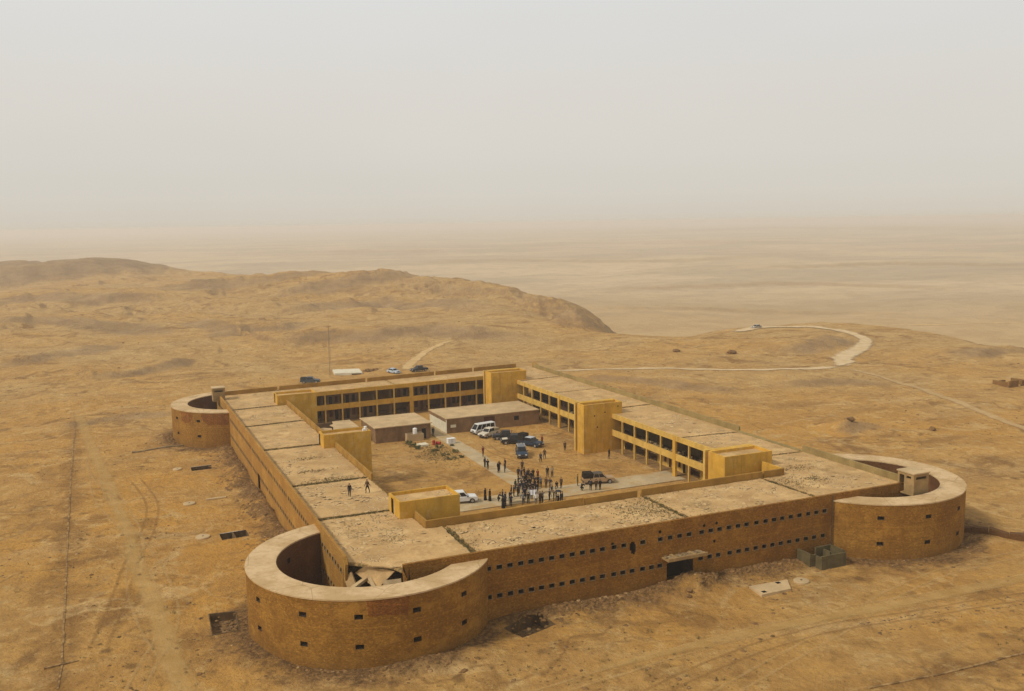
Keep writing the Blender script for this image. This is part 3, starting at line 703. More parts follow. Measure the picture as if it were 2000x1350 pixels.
o = b.build("outer_wall", [STONE, PARA, DARK, REVEAL], fort); o['label'] = "long front wall of rubble stone with two rows of small windows"
# small shell holes above the windows
for x, z in ((36.3, 6.9), (42.5, 6.75), (44.3, 6.8), (44.0, 4.6), (29.9, 6.4)):
    t = MB(); t.lathe([(.14, -.015), (.20, -.004), (.10, .05)], (x, .0, z), 9, 0, axis='y'); t.build("shell_hole", DARK, fort)
t = MB(); t.tube([(62.15, -.09, 1.0), (62.15, -.09, 7.75)], .055, 8); t.tube([(62.15, -.09, 7.7), (62.15, .05, 7.85)], .055, 8); t.build("drain_pipe", METAL, fort)
# windows of the front wall
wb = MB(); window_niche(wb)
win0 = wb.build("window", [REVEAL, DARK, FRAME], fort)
first = True
def place_window(loc, rz=0.0):
    global first
    if first: w = win0; first = False
    else: w = win0.copy(); COL.objects.link(w); w.parent = fort
    w.location = loc; w.rotation_euler = (0, 0, rz)
for x in WIN_U: place_window((x, 0, ZU))
for x in WIN_L: place_window((x, 0, ZL))

# left outer wall
b = MB()
Pl = lambda u, z: (0.0, u, z)
pos = []; y = 6.9
while y < 117:
    pos.append(y); y += 1.29
    if len(pos) % 12 == 0: y += .5
hu = [(y - WW, y + WW, ZU - WH, ZU + WH) for y in pos]; hl = [(y - WW, y + WW, ZL - WH, ZL + WH) for y in pos if not 61.5 < y < 65.0] + [(62.2, 64.4, .6, 3.1)]
wall_cols(b, Pl, 5.8, 118.6, 4.4, ZP, hu); wall_cols(b, Pl, 5.8, 118.6, -1.2, 4.4, hl)
tear = [(5.8, -1.2), (5.3, 1.4), (5.9, 3.0), (5.2, 4.6), (5.5, 6.0), (4.9, 7.15), (5.3, ZP)]
b.poly([Pl(5.8, ZP), Pl(5.8, -1.2)] + [Pl(u, z) for u, z in tear[1:]])
b.poly([(0, u, z) for u, z in tear] + [(.34, u, z) for u, z in reversed(tear)])
b.poly([(0, 5.3, ZP), (.34, 5.3, ZP), (.34, 118.6, ZP), (0, 118.6, ZP)])
b.poly([(.34, 5.3, ZP), (.34, 118.6, ZP), (.34, 118.6, 6.7), (.34, 5.3, 6.7)], 1)
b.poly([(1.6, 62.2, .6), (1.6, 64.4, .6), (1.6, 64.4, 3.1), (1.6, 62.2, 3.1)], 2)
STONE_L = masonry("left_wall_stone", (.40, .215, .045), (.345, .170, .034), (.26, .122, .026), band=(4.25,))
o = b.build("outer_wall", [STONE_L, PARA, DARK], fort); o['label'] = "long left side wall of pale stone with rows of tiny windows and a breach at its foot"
n_w = 0; rest = MB()
for zz in (ZU, ZL):
    for y in pos:
        if zz == ZL and 61.5 < y < 65: continue
        if zz == ZU and n_w < 33: place_window((0, y, zz), -math.pi / 2); n_w += 1
        else: window_niche(rest, lambda x, d, z, y=y, zz=zz: (d, y - x, zz + z))
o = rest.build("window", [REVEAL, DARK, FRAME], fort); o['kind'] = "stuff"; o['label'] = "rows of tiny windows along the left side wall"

# right and back outer walls (seen only along their tops)
b = MB()
b.box(76.65, 77, .38, 22.6, -1.2, ZP); b.box(76.65, 77, 22.6, 38.6, -1.2, 7.25); b.box(76.65, 77, 38.6, 121.5, -1.2, ZP)
b.box(76.3, 76.65, 23, 38.4, 6.9, 7.2)
o = b.build("outer_wall", [PARA_G], fort); o['label'] = "grey topped right outer wall with its parapet broken off midway"
b = MB(); cuts = [0.34, 13.3, 33.75, 51.0, 61.2, 73.4]
for a, c in zip(cuts[:-1], cuts[1:]):
    a2, c2 = a + .25, c - .25
    b.prism([(a2, yo(a2) - .35), (c2, yo(c2) - .35), (c2, yo(c2)), (a2, yo(a2))], 6.9, ZP)
b.prism([(0.34, yo(.34) - .34), (76.65, yo(76.65) - .34), (76.65, yo(76.65) - .01), (.34, yo(.34) - .01)], -1.2, 6.9)
o = b.build("outer_wall", [PARA], fort); o['label'] = "back outer wall with notched parapet sections"
b = MB(); b.hexa([(77, 117.5, 7), (78, 117.5, 7), (78, 123, 7), (77, 123, 7)], [(77, 119.5, 7.2), (77.9, 119.2, 7.1), (78, 122.5, 8.1), (77, 123, 8.2)]); b.build("parapet_remnant", PARA, fort)

# roofs
deck = MB()
Z0, Z1 = 6.78, 6.97
deck.prism([(.34, 5.9), (4.6, 2.2), (5.3, .38), (76.65, .38), (76.65, 12.9), (11.9, 12.9), (11.9, 112), (.34, yo(.34) - .34)], Z0, Z1)
deck.prism([(12.0, 112.0), (65.0, yi(65)), (65.0, yo(65) - .34), (.40, yo(.34) - .34)], Z0 + .003, Z1 + .003)
deck.prism([(65.2, 13.0), (76.65, 13.0), (76.65, yo(76) - .34), (65.2, yo(65.2) - .34)], Z0 + .006, Z1 + .006)
deck.build("roof_deck", JOINT, fort)
rr_ = random.Random(3)
def roof_panel(pts):
    ed = []
    for (ax, ay), (bx, by) in zip(pts, pts[1:] + pts[:1]):     # crumbled, uneven panel edges
        n = max(1, int(math.hypot(bx - ax, by - ay) / .55)); l = math.hypot(bx - ax, by - ay) or 1; ed.append((ax, ay))
        for k in range(1, n): w = rr_.uniform(0, .22) if 1 < ax < 75 or 1 < bx < 75 else 0; f_ = k / n; ed.append((ax + (bx - ax) * f_ - (by - ay) / l * w, ay + (by - ay) * f_ + (bx - ax) / l * w))
    pts = ed
    t = MB(); c = rr_.uniform(-.015, .03); tx, ty = rr_.uniform(-.001, .001), rr_.uniform(-.001, .001)
    t.prism(pts, 6.985, lambda x, y: ZR + c + tx * (x - 38) + ty * (y - 60)); return t.build("roof_panel", ROOF, fort)
R4 = lambda x0, x1, y0, y1: [(x0, y0), (x1, y0), (x1, y1), (x0, y1)]
roof_panel([(.36, 5.9), (2.3, 4.3), (2.6, 3.4), (4.3, 2.2), (5.35, 2.0), (5.5, .40), (13.6, .40), (13.8, 12.85), (11.75, 12.85), (11.75, 21.55), (.36, 21.7)])
roof_panel([(.36, 22.55), (11.75, 22.3), (11.75, 38.5), (.36, 38.5)])
roof_panel([(.36, 39.45), (11.75, 39.4), (11.75, 62.4), (.36, 62.4)])
roof_panel([(.36, 63.3), (11.75, 63.3), (11.75, 83.5), (.36, 82.5)])
roof_panel([(.36, 83.4), (11.75, 84.4), (11.75, 101.2), (.36, 100.2)])
roof_panel([(.36, 101.1), (11.75, 102.1), (11.75, 112.05), (38.2, yi(38.2) + .02), (38.2, yo(38.2) - .36), (.36, yo(.36) - .36)])
roof_panel([(38.65, yi(38.65) + .02), (64.9, yi(64.9) + .02), (64.9, yo(64.9) - .36), (38.65, yo(38.65) - .36)])
roof_panel([(14.2, .40), (41.6, .40), (41.6, 12.85), (14.35, 12.85)])
roof_panel([(42.1, .40), (61.4, .40), (60.9, 12.85), (42.1, 12.85)])
roof_panel([(62.0, .40), (76.63, .40), (76.63, 22.3), (65.25, 22.9), (65.25, 12.85), (61.5, 12.85)])
for (a0, a1, c0, c1) in ((23.4, 22.8, 39.2, 38.3), (39.7, 38.8, 65.8, 66.4), (66.3, 66.9, 86.8, 87.0), (87.3, 87.5, 104.2, 105.9), (104.8, 106.5, 119.5, 124.4)):
    roof_panel([(65.25, a0), (76.63, a1), (76.63, min(c1, yo(76) - .4)), (65.25, c0)])

# inner parapets above the courtyard
def parapet(x0, x1, y0, y1, mat, z1=ZP, z0=6.2):
    t = MB(); t.box(x0, x1, y0, y1, z0, z1); t.build("inner_parapet", mat, fort)
parapet(11.78, 12.05, 63.2, 101.7, PARA); parapet(11.78, 12.05, 37.2, 59.1, PARA); parapet(11.78, 12.05, 13.25, 17.3, PARA)
parapet(11.78, 33.1, 12.95, 13.22, PARA); parapet(33.3, 41.1, 13.0, 13.27, PARA, 7.9); parapet(41.7, 61.4, 12.95, 13.22, PARA); parapet(61.7, 65.2, 12.97, 13.24, PARA, 8.02)
parapet(64.93, 65.2, 13.24, 17.6, YEL)

# hidden courtyard faces of the left and front wings
b = MB()
for Pq, u0, u1 in ((lambda u, z: (12.0, u, z), 13, 112), (lambda u, z: (u, 13.15, z), 12, 65)):
    hs = []; u = u0 + 2.5
    while u < u1 - 2: hs.append((u, u + 1.1, 1.0, 2.4)); u += 3.1
    wall_cols(b, Pq, u0, u1, -1, 3.5, hs); wall_cols(b, Pq, u0, u1, 3.5, 6.9, [(a, c, 4.4, 5.7) for a, c, _, _ in hs])
b.build("courtyard_wall", YEL, fort)

# stair towers
def tower(x0, x1, y0, y1, label, z=9.3, slot=False, door=False):
    t = MB(); w = .24
    t.box(x0, x1, y0, y0 + w, -.3, z); t.box(x0, x1, y1 - w, y1, -.3, z)
    t.box(x0, x0 + w, y0 + w, y1 - w, -.3, z); t.box(x1 - w, x1, y0 + w, y1 - w, -.3, z)
    o = t.build("stair_tower", YEL, fort); o['label'] = label
    r = MB(); r.box(x0 + w, x1 - w, y0 + w, y1 - w, z - 1.0, z - .42); r.build("tower_roof", ROOF, o)
    if slot:                                            # recessed stair slot and fin beyond it
        s = MB(); s.box(x0 + .75, x1 - .02, y1, y1 + .75, -.3, z - .02); s.build("stair_slot", YEL, o)
        s = MB(); s.box(x0 - .02, x1 - .04, y1 + .75, y1 + 1.3, -.3, z - .01); s.build("fin_wall", YEL_P, o)
    if door:
        d = MB(); d.box(x0 - .025, x0 + .02, y0 + 2.6, y0 + 3.5, ZR, ZR + 1.9); d.build("door_opening", DARK, o)
    return o
tower(10.0, 17.9, 17.6, 22.3, "stair tower with a doorway at the near end of the left wing", door=True)
tower(58.6, 67.0, 17.9, 21.9, "stair tower at the near end of the right gallery", slot=True)
tower(10.0, 17.9, 59.4, 63.0, "stair tower midway along the left wing", door=True)
tm = tower(59.1, 67.3, 61.8, 64.4, "shell pocked stair tower midway along the right gallery", slot=True)
tower(10.0, 18.0, 101.7, 105.9, "stair tower at the far end of the left wing", z=9.05, door=True)
tower(58.7, 67.5, 105.7, 109.2, "stair tower in the far right courtyard corner", slot=True)
for x, z in ((61.4, 7.1), (63.6, 7.6), (62.0, 4.9), (66.4, 8.5)):
    t = MB(); t.lathe([(.10, -.012), (.15, -.004), (.08, .04)], (x, 61.8, z), 8, 0, axis='y'); t.build("shell_hole", DARK, tm)

GFL = worn("sandy_floor", (.30, .175, .065), .8, .3, .95, (.17, .095, .035), (.5, .7), 5)
# courtyard galleries
def gallery(label, T, u0, u1, cols, wides, up, lo, back_lo, back_up, rubble_up=(), pale=True):
    """two storeys of open bays: T maps (u along, v inward, z) to the world"""
    root = None
    def put(mb, name, mat, par):
        mb.v = [T(*p) for p in mb.v]; return mb.build(name, mat, par)
    t = MB(); t.box(u0, u1, 0, .26, 6.28, 7.18); root = put(t, "gallery", YEL_P if pale else YEL, fort); root['label'] = label
    t = MB(); t.box(u0, u1, 0.004, .22, 2.95, 4.12); put(t, "balcony_front", YEL_P if pale else YEL, root)
    t = MB(); t.box(u0, u1, .22, 2.5, 2.98, 3.2); put(t, "gallery_floor", GFL, root)
    t = MB(); t.box(u0, u1, -.1, 2.5, -.4, .12); put(t, "plinth", GFL, root)
    for c in cols:
        w = .42 if c in wides else .15
        t = MB()
        if c in wides: t.box(c - w, c + w, -.06, .32, 0, 6.9)
        else: t.box(c - w, c + w, -.025, .27, 0, 6.27)
        put(t, "column", YEL_P if c not in wides else YEL, root)
    for (z0, z1, hs, mt) in ((.12, 2.98, lo, back_lo), (3.2, 6.78, up, back_up)):
        t = MB(); wall_cols(t, lambda u, z: (u, 2.5, z), u0, u1, z0, z1, hs); put(t, "back_wall", mt, root)
        for a, c, za, zb in hs:
            if c - a < 1.3:
                d = MB(); d.box(a, c, 2.58, 2.64, za, zb); put(d, "door" if za < z0 + .3 else "window", random.choice((WOOD_R, DARK, DARK)), root)
    for a, c, hh in rubble_up:
        r = MB(); q = random.Random(int(a * 10))
        for _ in range(int((c - a) * 9)):
            r.stone((q.uniform(a, c), q.uniform(.3, 2.2), 3.2 + q.uniform(0, hh)), q.uniform(.12, .4), q)
        o = put(r, "rubble_heap", CONC, root); o['kind'] = "stuff"
    return root
def bays(cols, z0, kinds):
    hs = []
    for (a, c), k in zip(zip(cols[:-1], cols[1:]), kinds):
        w = c - a
        if k == 'd': hs.append((a + .35, c - .35, z0 + .02, z0 + 2.6))                  # open dark room
        if k in 'wp':                                                                   # doors and windows
            n = 3; s = w / n
            for i in range(n):
                m_ = a + s * (i + .5); hs.append((m_ - .38, m_ + .38, z0 + (.05 if (i == 1) == (k == 'w') else .75), z0 + 2.25))
    return hs
TR = lambda u, v, z: (65.17 + v, u, z)
colA = [66.0, 71.5, 75.6, 79.94, 84.41, 89.0, 93.3, 97.75, 102.24, 107.5]
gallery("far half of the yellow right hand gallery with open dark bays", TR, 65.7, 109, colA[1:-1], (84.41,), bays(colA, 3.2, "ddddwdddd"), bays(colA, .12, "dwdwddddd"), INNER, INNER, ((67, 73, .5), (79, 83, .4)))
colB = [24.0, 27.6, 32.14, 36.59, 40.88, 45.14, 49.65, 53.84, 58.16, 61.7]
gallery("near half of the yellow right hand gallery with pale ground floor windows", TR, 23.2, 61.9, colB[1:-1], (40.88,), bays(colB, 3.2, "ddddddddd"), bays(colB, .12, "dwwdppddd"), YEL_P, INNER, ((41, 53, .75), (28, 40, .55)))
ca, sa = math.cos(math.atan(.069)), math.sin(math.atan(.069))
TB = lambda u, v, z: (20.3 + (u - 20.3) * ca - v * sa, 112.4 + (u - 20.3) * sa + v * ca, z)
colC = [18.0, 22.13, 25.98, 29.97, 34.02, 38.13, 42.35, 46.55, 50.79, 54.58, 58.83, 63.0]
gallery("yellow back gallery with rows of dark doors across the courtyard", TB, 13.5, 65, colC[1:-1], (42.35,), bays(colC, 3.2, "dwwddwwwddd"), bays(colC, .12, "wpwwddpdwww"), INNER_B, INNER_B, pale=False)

# bastions
def bastion(c, lo_, li_, slits, patches, label, inner=(), ztop=HB):
    (a0, a1), (b0, b1) = lo_, li_
    cx, cy = c; q = lambda r, a, z: (cx + r * math.cos(RAD(a)), cy + r * math.sin(RAD(a)), z)
    hw = math.degrees(.42 / RO)
    t = MB(); zmid = 3.9
    rows = {}
    for a, z in slits: rows.setdefault(z > zmid, []).append((a - hw, a + hw, z - .25, z + .25))
    def arc(u0, u1, z0, z1, r=RO, m=0):
        n = max(1, int(round((u1 - u0) / 2.5)))
        for i in range(n):
            x, y = u0 + (u1 - u0) * i / n, u0 + (u1 - u0) * (i + 1) / n
            t.poly([q(r, x, z0), q(r, y, z0), q(r, y, z1), q(r, x, z1)] if m == 0 else [q(r, y, z0), q(r, x, z0), q(r, x, z1), q(r, y, z1)], m)
    for up, (z0, z1) in ((False, (-1.5, zmid)), (True, (zmid, ztop - .16))):
        u = a0
        for a, b_, za, zb in sorted(rows.get(up, [])):
            arc(u, a, z0, z1); arc(a, b_, z0, za); arc(a, b_, zb, z1); u = b_
        arc(u, a1, z0, z1)
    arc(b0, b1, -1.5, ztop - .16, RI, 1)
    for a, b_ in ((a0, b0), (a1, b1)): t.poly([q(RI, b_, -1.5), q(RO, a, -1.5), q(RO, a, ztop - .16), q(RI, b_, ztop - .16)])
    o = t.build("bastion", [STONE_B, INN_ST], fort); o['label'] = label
    for a, z in slits:
        s = MB(); d = .55; p = lambda r, k, zz: q(r, a + k * hw, z + zz)
        for k in (-1, 1): s.poly([p(RO, k, -.25), p(RO, k, .25), p(RO - d, k * .8, .2), p(RO - d, k * .8, -.2)], 0)
        for zz, z2 in ((-.25, -.2), (.25, .2)): s.poly([p(RO, -1, zz), p(RO, 1, zz), p(RO - d, .8, z2), p(RO - d, -.8, z2)], 0)
        s.poly([p(RO - d, -.8, -.2), p(RO - d, .8, -.2), p(RO - d, .8, .2), p(RO - d, -.8, .2)], 1)
        s.build("loophole", [REVEAL, DARK], o)
    for a, z in inner:
        s = MB(); s.poly([q(RI - .015, a - 1.8, z - .3), q(RI - .015, a + 1.8, z - .3), q(RI - .015, a + 1.8, z + .3), q(RI - .015, a - 1.8, z + .3)][::-1]); s.build("loophole", DARK, o)
    # concrete ring walk on top with a slight lip
    t = MB(); n = int((a1 - a0) / 2.0)
    for i in range(n):
        x, y = a0 + (a1 - a0) * i / n, a0 + (a1 - a0) * (i + 1) / n
        xi, yi_ = b0 + (b1 - b0) * i / n, b0 + (b1 - b0) * (i + 1) / n
        r0, r1, z0, z1 = RI - .04, RO + .07, ztop - .158, ztop
        t.poly([q(r0, xi, z1), q(r1, x, z1), q(r1, y, z1), q(r0, yi_, z1)]); t.poly([q(r1, x, z0), q(r1, y, z0), q(r1, y, z1), q(r1, x, z1)])
        t.poly([q(r0, yi_, z0), q(r0, xi, z0), q(r0, xi, z1), q(r0, yi_, z1)]); t.poly([q(r0, yi_, z0), q(r1, y, z0), q(r1, x, z0), q(r0, xi, z0)])
    t.build("ring_walk", RINGW, o)
    for pts in patches:                                  # areas where the facing has fallen off
        t = MB(); k = len(pts) - 1
        for i in range(k):
            (u0, zt0, zb0), (u1, zt1, zb1) = pts[i], pts[i + 1]
            t.poly([q(RO + .018, u0, zb0), q(RO + .018, u1, zb1), q(RO + .018, u1, zt1), q(RO + .018, u0, zt0)])
        for (u0, zt0, zb0) in (pts[0], pts[-1]): t.poly([q(RO - .02, u0, zb0), q(RO + .018, u0, zb0), q(RO + .018, u0, zt0), q(RO - .02, u0, zt0)])
        t.build("fallen_facing", BRICK, o)
    return o
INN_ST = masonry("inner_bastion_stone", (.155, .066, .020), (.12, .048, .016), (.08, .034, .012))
def ring_mat():
    m = NT("ring_screed")
    col = m.mix(m.rng(m.noise(.25, 7, .62), .38, .62), (.60, .43, .235), (.46, .31, .145))
    col = m.mix(m.math('MULTIPLY', m.rng(m.noise(1.4, 8, .72), .46, .66), .5), col, (.36, .23, .10))
    e = m.vor(.22, 'DISTANCE_TO_EDGE')['Distance']
    col = m.mix(m.math('MULTIPLY', m.rng(e, .004, .016, 1, 0), .5), col, (.25, .16, .075))
    m.bump(m.noise(4, 4), .2, .04)
    return m.done(col, .95)
RINGW = ring_mat()
ZS_U, ZS_L = 5.4, 2.35
bastion(BAST[0], (-255.3, -33.9), (-250.6, -47.2), [(a, ZS_U) for a in (-164, -135, -110.2, -85.3, -59.5, -190, -216)] + [(a, ZS_L) for a in (-163.8, -135, -110.2, -85.4, -59.7, -190, -216)],
        [[(-106.6, 7.0, 6.6), (-106.2, 7.0, 5.5), (-103, 7.0, 5.35), (-99, 7.0, 5.5), (-95, 7.0, 5.2), (-91, 7.0, 5.35), (-89.5, 7.0, 4.9), (-88.6, 7.0, 6.5)]],
        "nearest round bastion with a thick pale ring walk and small loopholes", inner=[(a, z) for a in (-170, -195, -220) for z in (5.4, 2.4)])
bastion(BAST[1], (-148.1, 75.6), (-136.2, 71.0), [(a, ZS_U) for a in (-123.2, -96.1, -69, -42, -15, 12)] + [(a, ZS_L - .3) for a in (-123.2, -96.2, -69.3, -42, -15, 12)], [],
        "round bastion at the right end of the front wall")
bastion(BAST[2], (41.0, 254.9), (55.2, 250.2), [(198.6, ZS_U), (227.1, ZS_U), (171, ZS_U), (144, ZS_U), (199.8, ZS_L), (227.3, ZS_L), (171, ZS_L)],
        [[(206, 6.95, 6.5), (207, 6.95, 5.2), (212, 6.95, 4.7), (217, 6.95, 5.0), (220.5, 6.95, 5.6), (221.5, 6.95, 6.6)],
         [(230, 6.95, 6.4), (232, 6.95, 5.4), (238, 6.95, 4.5), (243, 6.95, 4.9), (248, 6.95, 4.6), (254, 6.95, 4.8)]],
        "far left round bastion with patches of fallen facing", inner=[(150, 5.4), (175, 5.4)])

# sentry boxes on the wall corners
def sentry(x0, x1, y0, y1, z0, z1, label, mat, door_side=True):
    t = MB(); w = .22; s0, s1 = z1 - .75, z1 - .38
    t.box(x0, x1, y0, y1, z0, z0 + .2)
    zb = z0 + .2
    xs = (x0 + (x1 - x0) * .14, x0 + (x1 - x0) * .82)
    wall_cols(t, lambda u, z: (u, y0, z), x0, x1, zb, z1, [(xs[0], xs[1], s0, s1)])
    ys0 = (y0 + (y1 - y0) * .18, y0 + (y1 - y0) * .46); ys1 = (y0 + (y1 - y0) * .6, y0 + (y1 - y0) * .88)
    hs = [(ys0[0], ys0[1], s0 + .04, s1)] + ([(ys1[0], ys1[1], zb, s1)] if door_side else [])
    wall_cols(t, lambda u, z: (x0, u, z), y0, y1, zb, z1, hs)
    wall_cols(t, lambda u, z: (x1, u, z), y0, y1, zb, z1, []); wall_cols(t, lambda u, z: (u, y1, z), x0, x1, zb, z1, [])
    # inner skins
    for P_ in (lambda u, z: (u, y0 + w, z), lambda u, z: (u, y1 - w, z)): wall_cols(t, P_, x0, x1, zb, z1, [(xs[0], xs[1], s0, s1)] if P_(0, 0)[1] < y0 + 1 else [])
    wall_cols(t, lambda u, z: (x0 + w, u, z), y0, y1, zb, z1, hs); wall_cols(t, lambda u, z: (x1 - w, u, z), y0, y1, zb, z1, [])
    for z in (s0, s1): t.poly([(xs[0], y0, z), (xs[1], y0, z), (xs[1], y0 + w, z), (xs[0], y0 + w, z)])
    o = t.build("sentry_box", mat, fort); o['label'] = label
    r = MB(); r.box(x0 - .12, x1 + .12, y0 - .12, y1 + .12, z1, z1 + .16); r.build("sentry_roof", CONC_P, o)
    return o
SENT = worn("sentry_render", (.35, .225, .092), .9, .25, .95, (.24, .15, .06), (.52, .74), 5)
sentry(73.75, 76.35, -2.2, .55, 6.75, 9.65, "concrete sentry box on the corner beside the right bastion", SENT)
sentry(-1.3, 1.15, 112.9, 115.4, 6.9, 9.65, "concrete sentry box at the corner beside the far left bastion", SENT, False)

# entrance canopy over the front doorway
t = MB(); t.box(36.5, 42.0, -1.55, -.002, 3.62, 3.8); t.box(36.5, 42.0, -1.55, -1.3, 3.8, 4.0); t.box(37.6, 37.95, -1.3, -.003, 3.8, 3.97); t.box(40.2, 40.5, -1.3, -.003, 3.8, 3.97)
o = t.build("entrance_canopy", SENT, fort); o['label'] = "broken concrete canopy over the half buried front entrance"
t = MB(); q = random.Random(5)
for _ in range(220): t.stone((q.uniform(36.7, 41.8), q.uniform(-1.25, -.1), 3.82 + q.uniform(0, .12)), q.uniform(.06, .16), q)
o = t.build("canopy_debris", CONC, fort); o['kind'] = "stuff"

# weeds and litter on the roof
WEED = worn("dry_weed", (.155, .118, .042), 3, .4)
def tuft(b, x, y, z, r, rnd, n=10):
    for _ in range(n):
        a = rnd.uniform(0, 6.28); l = rnd.uniform(.4, 1) * r; hgt = rnd.uniform(.35, .9) * r
        px, py = x + rnd.uniform(-.35, .35) * r, y + rnd.uniform(-.35, .35) * r
        w = .10 * r + .012
        b.poly([(px - math.sin(a) * w, py + math.cos(a) * w, z), (px + math.sin(a) * w, py - math.cos(a) * w, z), (px + math.cos(a) * l, py + math.sin(a) * l, z + hgt)])
b = MB(); q = random.Random(11)
def roof_patch(x, y, rx, ry, n, r=.28):
    for _ in range(int(n * .8)):
        px, py = x + q.gauss(0, rx), y + q.gauss(0, ry)
        if .6 < px < 76.4 and (py > .7) and (py < 12.6 or px < 11.5 or px > 65.6): tuft(b, px, py, ZR - .01, q.uniform(.3, .8) * r, q, 5)
for y in (22.2, 39.0, 62.8, 83.6, 101.0):
    for _ in range(330): x = q.uniform(.6, 11.6); tuft(b, x, y + q.gauss(0, .32) + (x - 6) * .02, 6.98, q.uniform(.1, .3), q, 6)
for x0, x1, y0, y1 in ((13.9, 14.1, .6, 12.6), (41.85, 41.85, .6, 12.6), (61.7, 61.3, .6, 12.6)):
    for _ in range(260): k = q.random(); tuft(b, x0 + (x1 - x0) * k + q.gauss(0, .35), y0 + (y1 - y0) * k, 6.99, q.uniform(.1, .28), q, 6)
for y0, y1 in ((23.1, 22.6), (39.4, 38.5), (66.0, 66.6), (87.0, 87.2), (104.5, 106.2)):
    for _ in range(150): k = q.random(); tuft(b, 65.4 + 11 * k, y0 + (y1 - y0) * k + q.gauss(0, .15), 6.99, q.uniform(.1, .24), q, 5)
for (x, y, rx, ry, n) in ((41.2, 7.2, 1.6, 3.6, 420), (38.0, 9.5, 2.4, 1.2, 220), (6.2, 39.9, 2.2, .7, 260), (5.5, 46, 1.6, .5, 120), (6.0, 54, 1.4, .5, 110), (7.0, 11.2, .9, .8, 160), (5.0, 17.5, 2.5, 1.0, 120), (8.2, 20.2, 1.6, .8, 110), (38.5, 8.0, 2.2, 1.6, 260),
                          (36.0, 6.0, 1.5, 1.5, 120), (40.5, 5, 1.2, 2.2, 160), (63.2, 9.4, 1.5, 1.8, 240), (67.5, 9.2, .9, .8, 150), (69.3, 15.0, 1.6, .9, 150), (65.5, 18.5, 1.2, 1.4, 90), (17.0, 10.0, 2.0, 1.2, 120), (14.6, 6, .8, 2.5, 160)):
    roof_patch(x, y, rx, ry, n)
o = b.build("roof_weeds", WEED, fort); o['kind'] = "stuff"; o['label'] = "dry weeds in the roof joints and hollows"
# curled flakes of roof felt
b = MB()
FELT = worn("roof_felt_flake", (.56, .38, .18), 2, .25, .95)
def flake(x, y, s):
    a = q.uniform(0, 6.28); ca_, sa_ = math.cos(a), math.sin(a); n = 6; z = ZR + .012
    for i in range(n):
        pts = []
        for k, v_ in ((i, -1), (i + 1, -1), (i + 1, 1), (i, 1)):
            u_ = k / n * 2 - 1; zz = z + max(0, u_) ** 2 * .10 * s + .012
            X_, Y_ = u_ * s * .5, v_ * s * .35 * (1 - .35 * u_ * u_)
            pts.append((x + X_ * ca_ - Y_ * sa_, y + X_ * sa_ + Y_ * ca_, zz))
        b.poly(pts)
areas = [(1, 11.3, 6.5, 21, 90), (1, 11.2, 23, 38, 170), (1.2, 11.2, 41, 61, 45), (1, 11, 64, 82, 45), (1, 11, 85, 99, 35), (14.8, 40.8, 1, 12.3, 420), (43, 60, 1, 12.3, 200), (63, 75, 1, 12, 50), (66, 75.5, 24, 60, 40), (66, 75.5, 68, 100, 30)]
for x0, x1, y0, y1, n in areas:
    k = 0
    while k < n:
        x, y = q.uniform(x0, x1), q.uniform(y0, y1)
        if mnoise.noise(Vector((x * .22, y * .22, 3.0))) > .02: flake(x, y, .22 + .75 * q.random() ** 2); k += 1
o = b.build("roof_flakes", FELT, fort); o['kind'] = "stuff"; o['label'] = "curled flakes of peeling roof felt"

# collapsed corner inside the near bastion
def slab4(a, b_, c, d, th, label, mat=CONC):
    A_, B_, C_, D_ = map(Vector, (a, b_, c, d)); n = (B_ - A_).cross(D_ - A_).normalized()
    if n.z < 0: n = -n
    m_ = (A_ + B_ + C_ + D_) / 4
    t = MB(); t.hexa([p - m_ - n * th for p in (A_, B_, C_, D_)], [p - m_ for p in (A_, B_, C_, D_)])
    o = t.build("fallen_slab", mat); o.location = m_
    return tag(o, label, "concrete slab", "collapsed roof slabs in the near bastion")
FSL = worn("fallen_roof_concrete", (.50, .32, .14), .8, .25, .95, (.32, .19, .075), (.55, .75), 5)
slab4((1.16, 5.3, 6.0), (1.95, 4.3, 6.92), (4.65, 2.2, 6.62), (2.7, 2.3, 4.9), .30, "broad tan roof slab tipping down from the broken edge of the collapsed corner", FSL)
slab4((-.05, 5.3, 5.6), (.62, 4.95, 6.3), (1.0, 4.3, 4.9), (.05, 4.5, 4.7), .25, "small slab fragment wedged against the torn left wall end", FSL)
slab4((.19, 3.75, 5.15), (2.0, 3.98, 5.95), (2.3, 3.75, 5.95), (.42, 3.2, 5.15), .30, "narrow broken beam leaning left on the tan roof slab", CONC_P)
slab4((2.05, 3.9, 5.95), (2.4, 3.8, 5.95), (2.6, 2.3, 5.25), (2.25, 2.3, 5.2), .30, "narrow broken beam leaning right against the other beam", CONC_P)
slab4((3.3, 2.0, 5.9), (5.0, 1.0, 6.2), (4.6, -.4, 5.0), (2.9, .2, 4.5), .34, "thick dark edged slab dangling at the front end of the collapse", CONC)
slab4((-1.6, 2.2, 3.9), (1.4, 1.2, 4.4), (1.0, -1.4, 3.6), (-2.2, -.2, 3.1), .28, "flat slab lying lowest on the collapse heap", FSL)
b = MB(); q = random.Random(21)
for _ in range(1500):
    k = q.random(); r = q.gauss(0, 2.4); a = q.uniform(0, 6.28)
    x, y = 1.0 + r * math.cos(a), 1.5 + r * math.sin(a)
    b.stone((x, y, max(.05, 4.5 - abs(r) * .95) * q.uniform(.75, 1.0)), q.uniform(.1, .45), q)
tag(b.build("collapse_rubble", CONC), "heap of broken concrete under the collapsed fort corner", "rubble", kind="stuff")

